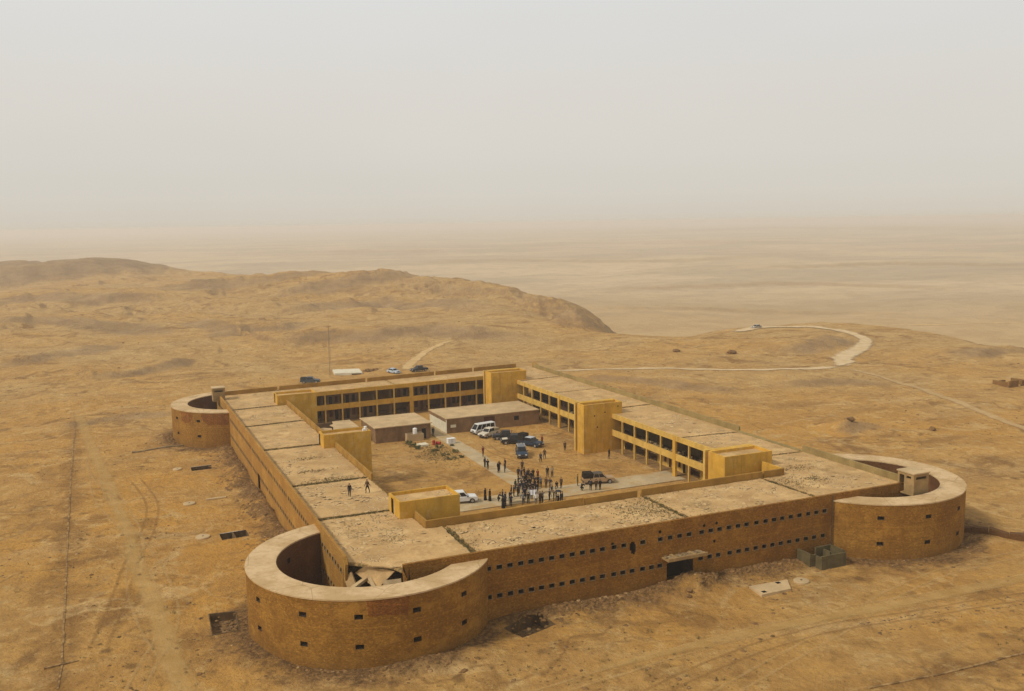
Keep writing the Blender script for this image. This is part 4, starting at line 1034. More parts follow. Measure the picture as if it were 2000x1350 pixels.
# ------------------------------------------------------------------ courtyard sheds and small structures
def shed(name, x0, x1, y0, y1, z, label, over=.15, white_end=False, broken=False, doors=()):
    r = empty(name, ((x0 + x1) / 2, (y0 + y1) / 2, 0)); tag(r, label, "shed", "flat roofed sheds in the courtyard")
    cx, cy = r.location.x, r.location.y
    X0, X1, Y0, Y1 = x0 - cx, x1 - cx, y0 - cy, y1 - cy; w = .22
    t = MB()
    t.box(X0, X1, Y0, Y0 + w, -.3, z); t.box(X0, X1, Y1 - w, Y1, -.3, z); t.box(X1 - w, X1, Y0 + w, Y1 - w, -.3, z); t.box(X0, X0 + w, Y0 + w, Y1 - w, -.3, z)
    t.build("wall", SHED_W, r)
    if white_end:
        t = MB(); t.box(X0 - .03, X0 - .003, Y0 + .3, Y1 - .2, .1, z - .75); o = t.build("end_wall", WHITE_W, r); o['label'] = "whitewashed end wall facing the path"
        t = MB(); t.box(X0 - .05, X0 + .02, Y0 - .02, Y0 + .28, .0, z); t.build("corner_post", WHITE_W, r)
    t = MB(); o_ = over
    pts = [(X0 - o_, Y0 - o_), (X1 + o_, Y0 - o_), (X1 + o_, Y1 + o_), (X0 - o_, Y1 + o_)]
    if broken: pts = [(X0 + 2.6, Y0 - o_), (X1 + o_, Y0 - o_), (X1 + o_, Y1 + o_), (X0 + 4.2, Y1 + o_), (X0 + 3.8, Y0 + 5.0), (X0 + 2.9, Y0 + 4.2), (X0 + 3.2, Y0 + 2.4)]
    t.prism(pts, z, z + .16); t.build("roof", SHED_R, r)
    if broken:
        t = MB(); t.prism([(X0 - .1, Y0 - o_), (X0 + 2.4, Y0 - o_), (X0 + 2.9, Y0 + 2.3), (X0 + 1.4, Y0 + 3.6), (X0 - .1, Y0 + 3.0)], z - .25, z - .1); o = t.build("roof", SHED_R, r); o['label'] = "broken sagging end of the roof"
    for (dx0, dx1, z0, z1, mt, nm) in doors:
        t = MB(); t.box(dx0 - cx, dx1 - cx, Y0 - .03, Y0 - .003, z0, z1); t.build(nm, mt, r)
    return r
shed("long_shed", 42.25, 63.3, 90.35, 101.3, 3.05, "longest courtyard shed with a whitewashed end wall, behind the parked vehicles", white_end=True,
     doors=((50.6, 53.0, .9, 2.75, WOOD_R, "door"), (43.1, 44.3, 1.2, 1.8, WHITE_W, "sign_board"), (57.5, 58.6, 1.4, 2.3, DARK, "window")))
shed("middle_shed", 26.6, 38.1, 88.5, 99.4, 3.05, "square pale roofed shed left of the path, behind the white water tank", over=.3,
     doors=((36.2, 37.1, .1, 2.1, DARK, "door"), (34.9, 35.5, 1.1, 2.0, DARK, "window")))
shed("small_shed", 16.2, 23.9, 91.3, 98.8, 3.05, "smallest shed with a broken roof beside the left wing tower", broken=True)

r = empty("tank_house", (34.4, 88.2 - .2, 0)); tag(r, "small pale roofless block hut in front of the middle shed", "hut")
t = MB(); X0, X1, Y0, Y1 = -1.75, 1.75, -1.0, .45
for bx in ((X0, X1, Y0, Y0 + .15, -.2, 1.45), (X0, X1, Y1 - .12, Y1, -.2, 1.55), (X0, X0 + .15, Y0 + .15, Y1 - .12, -.2, 1.5), (X1 - .15, X1, Y0 + .15, Y1 - .12, -.2, 1.38)): t.box(*bx)
t.build("wall", CONC_P, r)
t = MB(); t.box(X0 + .15, X1 - .15, Y0 + .15, Y1 - .12, .9, 1.1); t.build("roof_slab", CONC, r)
t = MB(); t.lathe([(.44, 0), (.45, .05), (.45, .42), (.465, .45), (.45, .48), (.45, .88), (.465, .91), (.45, .94), (.45, 1.32), (.38, 1.40), (.16, 1.42), (.16, 1.5)], (0, 0, 0), 20)
o = t.build("water_tank", WHITE_P); o.location = (34.55, 87.75, 1.10); tag(o, "white plastic water tank standing on the small block hut", "water tank")
t = MB(); t.hexa([(-1.0, -.9, -.2), (1.1, -1.0, -.2), (.9, .9, -.2), (-.9, .8, -.2)], [(-1.0, -.9, .3), (1.1, -1.0, .34), (.9, .9, .36), (-.9, .8, .3)])
o = t.build("concrete_pad", WHITE_W); o.location = (34.4, 82.9, 0); tag(o, "whitish concrete pad by the green bushes in the courtyard", "concrete slab")
t = MB(); t.lathe([(.30, 0), (.31, .02), (.29, .05), (.29, .28), (.31, .31), (.29, .34), (.29, .58), (.31, .61), (.29, .64), (.29, .86), (.31, .88), (.30, .9), (.27, .88)], (0, 0, 0), 18)
o = t.build("red_drum", RED, smooth=True); o.location = (36.6, 82.2, 0); tag(o, "upright red metal drum beside the whitish concrete pad", "drum", "red drums in the courtyard")
o2 = o.copy(); COL.objects.link(o2); o2.location = (37.25, 82.5, .31); o2.rotation_euler = (RAD(90), 0, RAD(35)); o2['label'] = "red metal drum lying on its side against an upright drum"
r = empty("white_cabinet", (39.9, 81.4, .1)); tag(r, "white metal box standing at the edge of the concrete walk", "box")
t = MB(); t.box(-.75, .75, -.5, .5, .06, 1.0); t.build("cabinet_body", WHITE_P, r)
t = MB(); t.box(-.8, .8, -.55, .55, 1.0, 1.08); t.build("lid", WHITE_P, r)
t = MB(); t.box(-.02, .02, -.515, -.503, .1, .98); t.box(.06, .1, -.53, -.503, .5, .62); t.build("handle", METAL, r)
t = MB(); t.tube([(0, 0, -.2), (0, 0, 3.4)], .05, 8); t.tube([(-.35, 0, 3.2), (.35, 0, 3.2)], .03, 6)
o = t.build("thin_post", METAL); o.location = (28.8, 106.3, 0); tag(o, "thin dark pole standing between the two smaller sheds", "pole")  # plain thin post with a crossbar, carries no lamp
t = MB(); t.box(-.35, .35, -.25, .25, 0, .55); t.lathe([(.26, .0), (.26, .4), (.1, .44)], (.1, 0, .55), 14)
o = t.build("roof_cistern", WHITE_P); o.location = (17.2, 60.6, 8.9); tag(o, "small white cistern on the middle left stair tower", "cistern")

# bushes in the courtyard
LEAF = worn("leaf_green", (.060, .075, .022), 6, .45); LEAF2 = worn("leaf_olive", (.115, .105, .035), 6, .4)
def bush(x, y, rx, ry, hgt, label, mat, seed, n=260):
    q = random.Random(seed); t = MB()
    for _ in range(7):
        a = q.uniform(0, 6.28); t.tube([(0, 0, -.05), (math.cos(a) * rx * .4, math.sin(a) * ry * .4, hgt * .5), (math.cos(a) * rx * .75, math.sin(a) * ry * .75, hgt * .8)], [.03, .02, .008], 5, 1)
    cl = [(q.uniform(-.7, .7) * rx, q.uniform(-.7, .7) * ry, q.uniform(.2, .8) * hgt, q.uniform(.25, .5) * min(rx, ry)) for _ in range(9)]
    for _ in range(n):
        cx, cy, cz, cr_ = q.choice(cl); v = Vector((q.gauss(0, 1), q.gauss(0, 1), q.gauss(0, .8))).normalized() * cr_ * q.uniform(.4, 1.1)
        p = Vector((cx, cy, max(.03, cz + v.z))) + Vector((v.x, v.y, 0)); l = q.uniform(.07, .15)
        d = Vector((q.gauss(0, 1), q.gauss(0, 1), q.gauss(0, .7))).normalized(); s = d.orthogonal().normalized() * l * .45
        t.poly([p - d * l, p + s, p + d * l, p - s], 0)
    o = t.build("bush", [mat, WEED]); o.location = (x, y, gzr(x, y)); tag(o, label, "bush", "bushes in the courtyard"); return o
for i, (x, y, rx, ry, hh, lab, mt) in enumerate([
    (32.2, 84.6, .8, .9, 1.0, "dark green bush hard against the small block hut", LEAF), (32.3, 82.2, .9, 1.0, .9, "dark green bush left of the whitish concrete pad", LEAF),
    (32.8, 80.4, .8, .7, .8, "dark green bush lowest in the row beside the concrete pad", LEAF), (36.8, 79.2, 1.2, .6, .6, "low green bush in front of the red drums", LEAF),
    (35.2, 77.3, 1.0, .6, .5, "low green bush between the concrete pad and the scrub patches", LEAF2), (38.2, 74.0, .7, 1.1, .6, "olive bush close to the edge of the concrete walk", LEAF2),
    (35.7, 73.2, 1.0, .6, .45, "sprawling olive bush in the middle of the weedy yard", LEAF2), (35.6, 69.8, 1.5, .6, .5, "wide olive bush nearest the crowd in the weedy yard", LEAF2),
    (38.0, 70.2, .9, .5, .45, "small olive bush beside the walk, nearest the crowd", LEAF2), (39.3, 79.4, .5, .5, .45, "small dark bush at the foot of the white metal box", LEAF)]):
    bush(x, y, rx, ry, hh, lab, mt, 40 + i)
b = MB(); q = random.Random(77)
for _ in range(900):
    x, y = q.gauss(35.2, 2.4), q.gauss(75, 5)
    if 30 < x < 38.3: tuft(b, x, y, gz(x, y) - .01, q.uniform(.08, .3), q, 6)
for _ in range(420):
    x, y = q.uniform(13, 64), q.uniform(15, 88)
    if not (37 < x < 43) and not 37.8 < y < 45: tuft(b, x, y, gz(x, y) - .01, q.uniform(.08, .22), q, 6)
tag(b.build("yard_weeds", WEED), "dry weeds scattered over the courtyard soil", "weeds", kind="stuff")

# ------------------------------------------------------------------ things on the ground outside
RUBP = worn("pit_rubble_stone", (.20, .125, .058), 1.2, .45, .95, (.36, .24, .12), (.58, .66), 5)
PITW = worn("pit_side", (.155, .095, .042), 1.5, .35, .95, (.075, .045, .02), (.48, .66), 6); PITS_M = worn("pit_soil", (.225, .125, .046), 2, .4, .95, (.27, .165, .075), (.5, .6), 7)
for P, dep, lab in PITS:
    cx = sum(p[0] for p in P) / 4; cy = sum(p[1] for p in P) / 4
    flush = 'left of the near' not in lab
    t = MB(); w = .20
    C = Vector((cx, cy)); outr = [Vector(p) + (Vector(p) - C).normalized() * (.03 if flush else .16) for p in P]
    zc = [gz(*(Vector(p) + (Vector(p) - C).normalized() * .35)) + (-.03 if flush else .05) for p in P]; inr = [Vector(p) - (Vector(p) - C).normalized() * .04 for p in P]
    for k in range(4):
        a, b_ = k, (k + 1) % 4
        t.hexa([(outr[a].x - cx, outr[a].y - cy, -.5 - dep), (outr[b_].x - cx, outr[b_].y - cy, -.5 - dep), (inr[b_].x - cx, inr[b_].y - cy, -.5 - dep), (inr[a].x - cx, inr[a].y - cy, -.5 - dep)],
               [(outr[a].x - cx, outr[a].y - cy, zc[a]), (outr[b_].x - cx, outr[b_].y - cy, zc[b_]), (inr[b_].x - cx, inr[b_].y - cy, zc[b_]), (inr[a].x - cx, inr[a].y - cy, zc[a])])
    if "split" in lab:
        m1 = (Vector(P[0]) + Vector(P[1])) / 2 - C; m2 = (Vector(P[2]) + Vector(P[3])) / 2 - C
        t.hexa([(m1.x - .1, m1.y, -1.3), (m1.x + .1, m1.y, -1.3), (m2.x + .1, m2.y, -1.3), (m2.x - .1, m2.y, -1.3)], [(m1.x - .1, m1.y, zc[0] - .05), (m1.x + .1, m1.y, zc[0] - .05), (m2.x + .1, m2.y, zc[2] - .05), (m2.x - .1, m2.y, zc[2] - .05)])
    r = empty("concrete_pit", (cx, cy, 0)); tag(r, lab, "pit", "open concrete pits around the fort")
    t.build("pit_wall", PITW, r)
    t = MB(); t.poly([(p[0] - cx, p[1] - cy, -dep) for p in P]); t.build("pit_floor", PITS_M, r)
    t = MB(); q = random.Random(int(cx * 10))
    for _ in range(70): 
        u, v = q.random(), q.random(); p = (Vector(P[0]).lerp(Vector(P[1]), u)).lerp(Vector(P[3]).lerp(Vector(P[2]), u), v) - C
        t.stone((p.x * .92, p.y * .92, -dep + .04), q.uniform(.08, .26), q)
    o = t.build("pit_rubble", RUBP, r); o['kind'] = "stuff"
covers = [(-11.0, 85.7, .8, "round concrete well cover beside the long pit at the far left bastion"), (-11.1, 61.8, .95, "round concrete well cover halfway along the left wall, without a pit beside it"),
          (-10.9, 43.9, 1.0, "round concrete well cover beside the pit with a cross wall"), (52.45, -5.75, .95, "raised round concrete cover beside the big flat slab in front of the front wall")]
for i, (x, y, r_, lab) in enumerate(covers):
    r = empty("well_cover", (x, y, gz(x, y))); tag(r, lab, "well cover", "round concrete covers")
    t = MB(); t.lathe([(r_, -.4), (r_, .16), (r_ - .06, .22), (.16, .24)], (0, 0, 0), 24); t.build("cover_disc", CONC_P, r)
    t = MB(); t.lathe([(.14, .235), (.14, .25), (.06, .25)], (0, 0, 0), 12); t.build("hole", DARK, r)
r = empty("hatch_slab", (47.9, -6.0, gz(47.9, -6))); tag(r, "big flat concrete tank slab with two square hatches in front of the front wall", "concrete slab")
t = MB(); P = [(-2.55, -1.35), (1.65, -1.35), (3.15, 1.1), (-2.2, 1.4)]; t.prism(P, -.4, .28); t.build("slab_top", CONC_P, r)
for x, y in ((-1.75, -.75), (1.5, .75)):
    t = MB(); t.box(x - .28, x + .28, y - .25, y + .25, .2, .292); t.build("hatch", DARK, r)
t = MB(); t.hexa([(-1.6, -.3, -.2), (1.5, -.2, -.2), (1.7, .5, -.2), (-1.5, .3, -.2)], [(-1.6, -.3, .16), (1.5, -.2, .14), (1.7, .5, .15), (-1.5, .3, .17)])
o = t.build("buried_slab", CONC_P); o.location = (-6.9, 63.0, gz(-6.9, 63)); tag(o, "long low concrete tank lid half buried beside the left wall", "concrete slab")
# grey block enclosures by the right bastion
r = empty("block_enclosure", (59.1, -2.4, 0)); tag(r, "roofless grey concrete block enclosure beside the right bastion", "enclosure")
t = MB()
for x0, x1, y0, y1, z1 in ((-1.9, 1.95, -1.5, -1.25, 1.75), (1.7, 1.95, -1.25, 1.3, 1.95), (-.6, 1.7, 1.05, 1.3, 1.95), (-1.9, -1.65, -1.25, -.35, 1.55), (.5, .75, -.2, 1.05, 1.6)): t.box(x0, x1, y0, y1, -.4, z1)
t.build("block_wall", CONC_G, r)
r = empty("block_wall_corner", (56.6, -1.3, 0)); tag(r, "grey concrete block wall stub left of the roofless enclosure", "wall")
t = MB(); t.box(-.14, .14, -1.3, 1.1, -.4, 1.75); t.box(.14, .9, -1.3, -1.06, -.4, 1.6); t.build("block_wall", CONC_G, r)

DKSTONE = masonry("dark_bank_stone", (.15, .075, .025), (.12, .058, .02), (.085, .04, .014))
KERB = worn("earth_stained_kerb", (.36, .22, .085), 1.5, .4, .95, (.17, .095, .034), (.44, .60), 6)
# perimeter kerbs, right hand earth bank
def kerb(name, pts, w, hgt, label, mat, seed, gap=.12, cat="kerb"):
    q = random.Random(seed); t = MB()
    for (ax, ay), (bx, by) in zip(pts[:-1], pts[1:]):
        L_ = math.hypot(bx - ax, by - ay); dx, dy = (bx - ax) / L_, (by - ay) / L_; s = 0
        while s < L_ - .4:
            l = min(q.uniform(1.5, 3.6), L_ - s)
            if q.random() > gap:
                j = q.uniform(-.06, .06); x0, y0 = ax + dx * s - dy * j, ay + dy * s + dx * j; x1, y1 = ax + dx * (s + l - .05) - dy * j, ay + dy * (s + l - .05) + dx * j
                z0, z1 = gzr(x0, y0), gzr(x1, y1); h0, h1 = hgt * q.uniform(.6, 1.1), hgt * q.uniform(.6, 1.1); nx, ny = -dy * w / 2, dx * w / 2
                t.hexa([(x0 - nx, y0 - ny, z0 - .4), (x1 - nx, y1 - ny, z1 - .4), (x1 + nx, y1 + ny, z1 - .4), (x0 + nx, y0 + ny, z0 - .4)][::1],
                       [(x0 - nx, y0 - ny, z0 + h0), (x1 - nx, y1 - ny, z1 + h1), (x1 + nx, y1 + ny, z1 + h1), (x0 + nx, y0 + ny, z0 + h0)])
            s += l
    return tag(t.build(name, mat), label, cat)
kerb("perimeter_kerb", [(-28.45, 140), (-28.5, 82), (-28.25, 45), (-28.1, 23), (-28.0, 9), (-28.3, 3.5)], .20, .09, "straight broken perimeter kerb running away along the left", KERB, 4, .04)
kerb("perimeter_kerb", [(34, -28.6), (47.4, -29.8), (59.3, -30.2), (84, -31.5), (112, -33)], .26, .12, "broken perimeter kerb crossing the bottom right corner", KERB, 5, .05)
kerb("perimeter_kerb", [(-29.6, 8.9), (-26.4, 9.4)], .3, .2, "short cross kerb at the near end of the left perimeter line", KERB, 6, 0)
kerb("earth_bank_wall", [(83.6, -.6), (86.0, -3.9), (89, -8.0), (95, -15)], 1.0, .9, "low dark stone bank running off to the right from the right bastion", DKSTONE, 8, 0, "wall")
kerb("trench_wall", [(-18, 103), (-11, 104.5), (-8, 105)], .35, .3, "short low kerb left of the far left bastion", CONC, 9, .1)

# loose stones along the wall foot and over the desert
def stones(name, gen, n, label, seed, mat, smin, smax, sink=.25):
    q = random.Random(seed); t = MB(); k = 0; ps = []
    while len(ps) < n:
        p = gen(q)
        if p: ps.append(p)
    zs = ground_z([p[0] for p in ps], [p[1] for p in ps])
    for (x, y), z in zip(ps, zs): 
        r_ = smin + (smax - smin) * q.random() ** 3; t.stone((x, y, z - r_ * sink + .02), r_, q)
    return tag(t.build(name, mat), label, "rubble", kind="stuff")
RUB = worn("rubble_mixed", (.215, .120, .046), 1.2, .45, .95, (.40, .26, .12), (.58, .66), 5)
def g_front(q):
    x, y = q.uniform(13.5, 62), -abs(q.gauss(0, 1.7)) - .1
    return (x, y) if mnoise.noise(Vector((x * .15, 2, 0))) + q.random() > .45 else None
def g_left(q):
    y, x = q.uniform(21, 98), -abs(q.gauss(0, 2.4)) - .1
    return (x, y) if mnoise.noise(Vector((y * .12, 7, 0))) + q.random() > .4 else None
def g_bast(q):
    c = q.choice(BAST); a = q.uniform(0, 6.28); r_ = RO + abs(q.gauss(0, 1.6)) + .1
    x, y = c[0] + r_ * math.cos(a), c[1] + r_ * math.sin(a)
    return (x, y) if (x < -.2 or y < -.2 or x > 77.3) and mnoise.noise(Vector((a * 3, c[0], 0))) + q.random() > .5 else None
stones("wall_foot_rubble", g_front, 1500, "broken stones strewn along the foot of the front wall", 1, RUB, .05, .42)
stones("wall_foot_rubble", g_left, 1700, "broken stones strewn along the foot of the left wall", 2, RUB, .06, .5)
stones("wall_foot_rubble", g_bast, 1300, "broken stones strewn around the feet of the round bastions", 3, RUB, .05, .4)
def g_wide(q):
    r_ = 60 + 330 * q.random() ** 1.6; a = q.uniform(-.62, .62) + .4127
    x, y = CAM.x + math.sin(a) * r_, CAM.y + math.cos(a) * r_
    if -14 < x < 88 and -7 < y < 126: return None
    return (x, y) if mnoise.noise(Vector((x * .035, y * .035, 5))) + .35 * q.random() > .22 else None
stones("desert_stones", g_wide, 2600, "small stones scattered in patches over the desert", 9, RUB, .06, .5)
def g_rows(q):
    k = q.random(); x = 50 + 50 * q.random()
    y = (-18.4 - .07 * (x - 54)) if k < .5 else (-20.6 - .06 * (x - 54))
    return (x, y + q.gauss(0, .22)) if mnoise.noise(Vector((x * .3, k > .5, 3))) > -.2 else None
stones("track_edge_stones", g_rows, 420, "two thin rows of dark clods beside the wheel track on the right", 12, METAL and worn("dark_clods", (.16, .10, .05), 2, .4), .05, .22)
def g_court(q):
    x, y = q.uniform(12.5, 64.8), q.uniform(13.6, 89)
    if 38 < x < 42.6 or 38 < y < 44.8: return None
    return (x, y) if mnoise.noise(Vector((x * .1, y * .1, 8))) + .5 * q.random() > .25 else None
stones("courtyard_stones", g_court, 700, "small stones and litter over the courtyard soil", 14, RUB, .04, .22)
b = MB(); q = random.Random(61); k = 0
while k < 1700:
    p = g_wide(q)
    if p: tuft(b, p[0], p[1], gz(*p) - .02, q.uniform(.12, .38), q, 6); k += 1
tag(b.build("desert_scrub", WEED), "dry scrub tufts over the desert", "scrub", kind="stuff")
# boulders and heaps one can count
q = random.Random(90)
for i, (x, y, r_, lab) in enumerate([(118.7, 56.9, 1.3, "pale boulder on the rock heap right of the right wing"), (131, 47, 1.1, "low boulder farther out along the right hand slope"), (150, 168.6, 1.5, "pale boulder on the slope left of the switchback"),
                                     (164, 157.6, 1.7, "pale boulder nearest the switchback on the inner slope"), (38.0, -3.6, .55, "tilted stone block on the debris slope below the front entrance"), (37.4, -4.3, .4, "small stone block lowest on the debris slope below the front entrance")]):
    t = MB(); qq = random.Random(200 + i); t.stone((0, 0, r_ * .25), r_, qq, flat=.75); t.stone((r_ * .7, r_ * .2, r_ * .05), r_ * .5, qq)
    o = t.build("boulder", RUB); o.location = (x, y, gzr(x, y)); tag(o, lab, "boulder", "boulders around the fort")

# outside the back wall: mast, platform, ruin
r = empty("radio_mast", (38.6, 179.8, gzr(38.6, 179.8))); tag(r, "thin lattice mast standing behind the back wall", "mast")
t = MB()
for k in range(3):
    a = k * 2.094; t.tube([(.32 * math.cos(a), .32 * math.sin(a), -.3), (.16 * math.cos(a), .16 * math.sin(a), 14.2)], .028, 5)
for i in range(20):
    z0, z1 = i * .7, (i + 1) * .7; rad = lambda z: .32 - .16 * z / 14.2
    for k in range(3):
        a, c = k * 2.094, (k + 1) * 2.094; t.tube([(rad(z0) * math.cos(a), rad(z0) * math.sin(a), z0), (rad(z1) * math.cos(c), rad(z1) * math.sin(c), z1)], .012, 4)
t.build("lattice", MAST_M, r)
t = MB(); t.tube([(0, 0, 14), (0, 0, 15.2)], .03, 6); t.tube([(-.6, 0, 14.3), (.6, 0, 14.3)], .03, 6); t.build("antenna", METAL, r)
r = empty("low_platform", (44.5, 183.2, gzr(44.5, 183.2))); tag(r, "low white concrete platform behind the back wall beside the mast", "platform")
t = MB(); P = [(-4.5, -3.0), (3.2, -5.2), (4.3, 3.0), (-3.3, 4.9)]; t.prism(P, -.6, .75); t.build("platform_body", WHITE_W, r)
t = MB(); t.hexa([(.2, -4.4, 0), (2.9, -5.2, 0), (2.92, -5.14, 0), (.22, -4.34, 0)], [(.2, -4.42, .5), (2.9, -5.2, .5), (2.92, -5.14, .5), (.22, -4.36, .5)]); t.build("opening", DARK, r)
t = MB(); qq = random.Random(4)
for _ in range(40): t.stone((max(-2, min(2, qq.gauss(0, 1.1))), max(-1, min(1, qq.gauss(0, .55))), qq.uniform(0, .35)), qq.uniform(.35, .7), qq)
o = t.build("stone_heap", RUB); o.location = (51.5, 182.6, gzr(51.5, 182.6)); tag(o, "brown stone heap right of the white platform", "stone heap")
RUINW = masonry("ruin_stone", (.27, .150, .050), (.22, .115, .036), (.14, .072, .022))
r = empty("ruined_hut", (188.5, 75.5, gzr(188.5, 75.5))); tag(r, "ruined roofless brown stone hut at the right edge", "hut")
t = MB()
for bx in ((-3.2, .2, -2.4, -2.0, -.5, 1.5), (-3.2, -2.8, -2.0, 2.4, -.5, 1.2), (-2.8, 1.0, 2.0, 2.4, -.5, .9), (2.8, 3.2, -2.4, 2.0, -.5, 1.3), (1.4, 2.8, -2.4, -2.0, -.5, 1.4)): t.box(*bx)
t.build("wall", RUINW, r)

# ------------------------------------------------------------------ vehicles
GLASS = paint("tinted_glass", (.008, .010, .012), .15, 0, .06, .3); TYRE = worn("tyre_rubber", (.02, .019, .017), 5, .3); RIM = paint("wheel_rim", (.35, .34, .32), .4, .4)
LAMP = paint("lamp_glass", (.75, .74, .70), .2, 0, .1); TAIL = paint("tail_lamp", (.30, .02, .015), .3); BLACKP = paint("black_trim", (.02, .02, .02), .55)
def arch_profile(L_, pts, wheels, r, zs):
    """side outline with semicircular wheel arches cut into its lower edge; front is +x"""
    low = []
    for wx in sorted(wheels):
        low += [(wx - r * math.cos(t), zs + r * math.sin(t) * .95) for t in [math.pi * k / 8 for k in range(9)]]
    return [(-L_ / 2 + .04, zs)] + low + [(L_ / 2 - .06, zs)] + pts
def body_loft(b, prof, w, inset=.05, zc=.75, m=0):
    secs = []
    for y, k in ((-w / 2, 1), (-w / 2 + .07, 0), (w / 2 - .07, 0), (w / 2, 1)):
        secs.append([(x * (1 - (.02 if k else 0)), y, zc + (z - zc) * (1 - (inset if k else 0))) for x, z in prof])
    n = len(prof); base = len(b.v)
    for s_ in secs: b.v += s_
    for i in range(3):
        for k in range(n):
            j = (k + 1) % n; b.f.append((base + i * n + k, base + i * n + j, base + (i + 1) * n + j, base + (i + 1) * n + k)); b.m.append(m)
    b.f.append(tuple(base + k for k in reversed(range(n)))); b.m.append(m); b.f.append(tuple(base + 3 * n + k for k in range(n))); b.m.append(m)
def quadlerp(Q, u0, u1, v0, v1, off):
    A_, B_, C_, D_ = map(Vector, Q); n = (B_ - A_).cross(D_ - A_).normalized() * off
    P_ = lambda u, v: (A_.lerp(B_, u)).lerp(D_.lerp(C_, u), v) + n
    return [P_(u0, v0), P_(u1, v0), P_(u1, v1), P_(u0, v1)]
def vehicle(kind, loc, head, color, label, cat, group=None, roof=None, cover=None, rack=False, z=None, hood=None, name=None):
    P = paint("car_paint", color, .45, 0, .05 if sum(color) < .3 else .16, .12 if sum(color) < .3 else .3); PR = paint("car_roof", roof, .45, 0, .15) if roof else P
    K = dict(bus=(5.3, 1.9, 2.15, .95), suv=(4.9, 1.9, 1.86, .9), pickup=(5.3, 1.85, 1.8, .88), sedan=(4.6, 1.75, 1.45, .82))[kind]
    L_, w, H_, belt = K; r = empty(name or {'bus': 'minibus', 'suv': 'suv', 'pickup': 'pickup_truck', 'sedan': 'sedan'}[kind], (loc[0], loc[1], z if z is not None else gzr(*loc)), head)
    tag(r, label, cat, group)
    wr = .37 if kind != 'sedan' else .31; fx, rx = L_ / 2 - .88, -L_ / 2 + 1.05
    zs = wr + .02 if kind in ('suv', 'pickup') else wr - .05
    if kind == 'bus': top = [(L_ / 2, .6), (L_ / 2 - .05, belt - .05), (L_ / 2 - .15, belt), (-L_ / 2 + .03, belt), (-L_ / 2, .6)]; cab = (-L_ / 2 + .05, L_ / 2 - .15, -L_ / 2 + .16, L_ / 2 - .95)
    elif kind == 'suv': top = [(L_ / 2, .62), (L_ / 2 - .03, .86), (L_ / 2 - .15, 1.0), (L_ / 2 - 1.35, 1.08), (-L_ / 2 + .05, 1.08), (-L_ / 2, .7)]; cab = (-L_ / 2 + .06, L_ / 2 - 1.35, -L_ / 2 + .30, L_ / 2 - 2.05)
    elif kind == 'pickup': top = [(L_ / 2, .65), (L_ / 2 - .03, .88), (L_ / 2 - .15, 1.0), (L_ / 2 - 1.35, 1.06), (-L_ / 2 + 1.62, 1.06), (-L_ / 2 + 1.60, 1.02), (-L_ / 2 + .03, 1.02), (-L_ / 2, .6)]; cab = (-L_ / 2 + 1.66, L_ / 2 - 1.4, -L_ / 2 + 1.8, L_ / 2 - 2.0)
    else: top = [(L_ / 2, .5), (L_ / 2 - .05, .7), (L_ / 2 - 1.2, .84), (-L_ / 2 + .6, .88), (-L_ / 2 + .02, .82), (-L_ / 2, .5)]; cab = (-L_ / 2 + .5, L_ / 2 - 1.25, -L_ / 2 + 1.1, L_ / 2 - 1.95)
    zb = top[-3][1] if kind != 'pickup' else 1.06
    if kind == 'bus': zb = belt
    if kind == 'sedan': zb = .86
    t = MB(); body_loft(t, arch_profile(L_, top, (fx, rx), wr + .07, zs), w)
    if kind == 'pickup':
        t.box(-L_ / 2 + .06, -L_ / 2 + 1.58, -w / 2 + .1, w / 2 - .1, 1.02, 1.024, 1)
    t.build("body", [P, BLACKP], r)
    if hood:
        t = MB(); t.hexa([(L_ / 2 - .25, -w / 2 + .16, 1.0), (L_ / 2 - 1.3, -w / 2 + .14, 1.07), (L_ / 2 - 1.3, w / 2 - .14, 1.07), (L_ / 2 - .25, w / 2 - .16, 1.0)][::-1], [(L_ / 2 - .25, -w / 2 + .16, 1.03), (L_ / 2 - 1.3, -w / 2 + .14, 1.10), (L_ / 2 - 1.3, w / 2 - .14, 1.10), (L_ / 2 - .25, w / 2 - .16, 1.03)][::-1]); t.build("bonnet", paint("bonnet_paint", hood, .35), r)
    # cabin: roof, pillars and glass
    x0, x1, X0, X1 = cab; wb_, wt = w / 2 - .07, w / 2 - .22
    B4 = [(x0, -wb_, zb - .02), (x1, -wb_, zb - .02), (x1, wb_, zb - .02), (x0, wb_, zb - .02)]; T4 = [(X0, -wt, H_ - .07), (X1, -wt, H_ - .07), (X1, wt, H_ - .07), (X0, wt, H_ - .07)]
    t = MB(); t.hexa(B4, T4); t.build("cabin", P, r)
    t = MB(); t.hexa([(X0 - .03, -wt - .01, H_ - .07), (X1 + .03, -wt - .01, H_ - .07), (X1 + .03, wt + .01, H_ - .07), (X0 - .03, wt + .01, H_ - .07)], [(X0 + .06, -wt + .08, H_), (X1 - .06, -wt + .08, H_), (X1 - .06, wt - .08, H_), (X0 + .06, wt - .08, H_)]); t.build("roof", PR, r)
    faces = dict(right=(B4[0], B4[1], T4[1], T4[0]), front=(B4[1], B4[2], T4[2], T4[1]), left=(B4[2], B4[3], T4[3], T4[2]), rear=(B4[3], B4[0], T4[0], T4[3]))
    def pane(nm, Q, u0, u1, v0=.12, v1=.93):
        t = MB(); t.poly(quadlerp(Q, u0, u1, v0, v1, .006)); t.build(nm, GLASS, r)
    pane("windscreen", faces['front'], .06, .94); pane("rear_window", faces['rear'], .08, .92)
    ns = 4 if kind == 'bus' else 3 if kind == 'suv' else 2
    for sd in ('right', 'left'):
        for i in range(ns):
            a, c = .035 + .93 * i / ns, .035 + .93 * (i + 1) / ns - .03; pane("window", faces[sd], a, c)
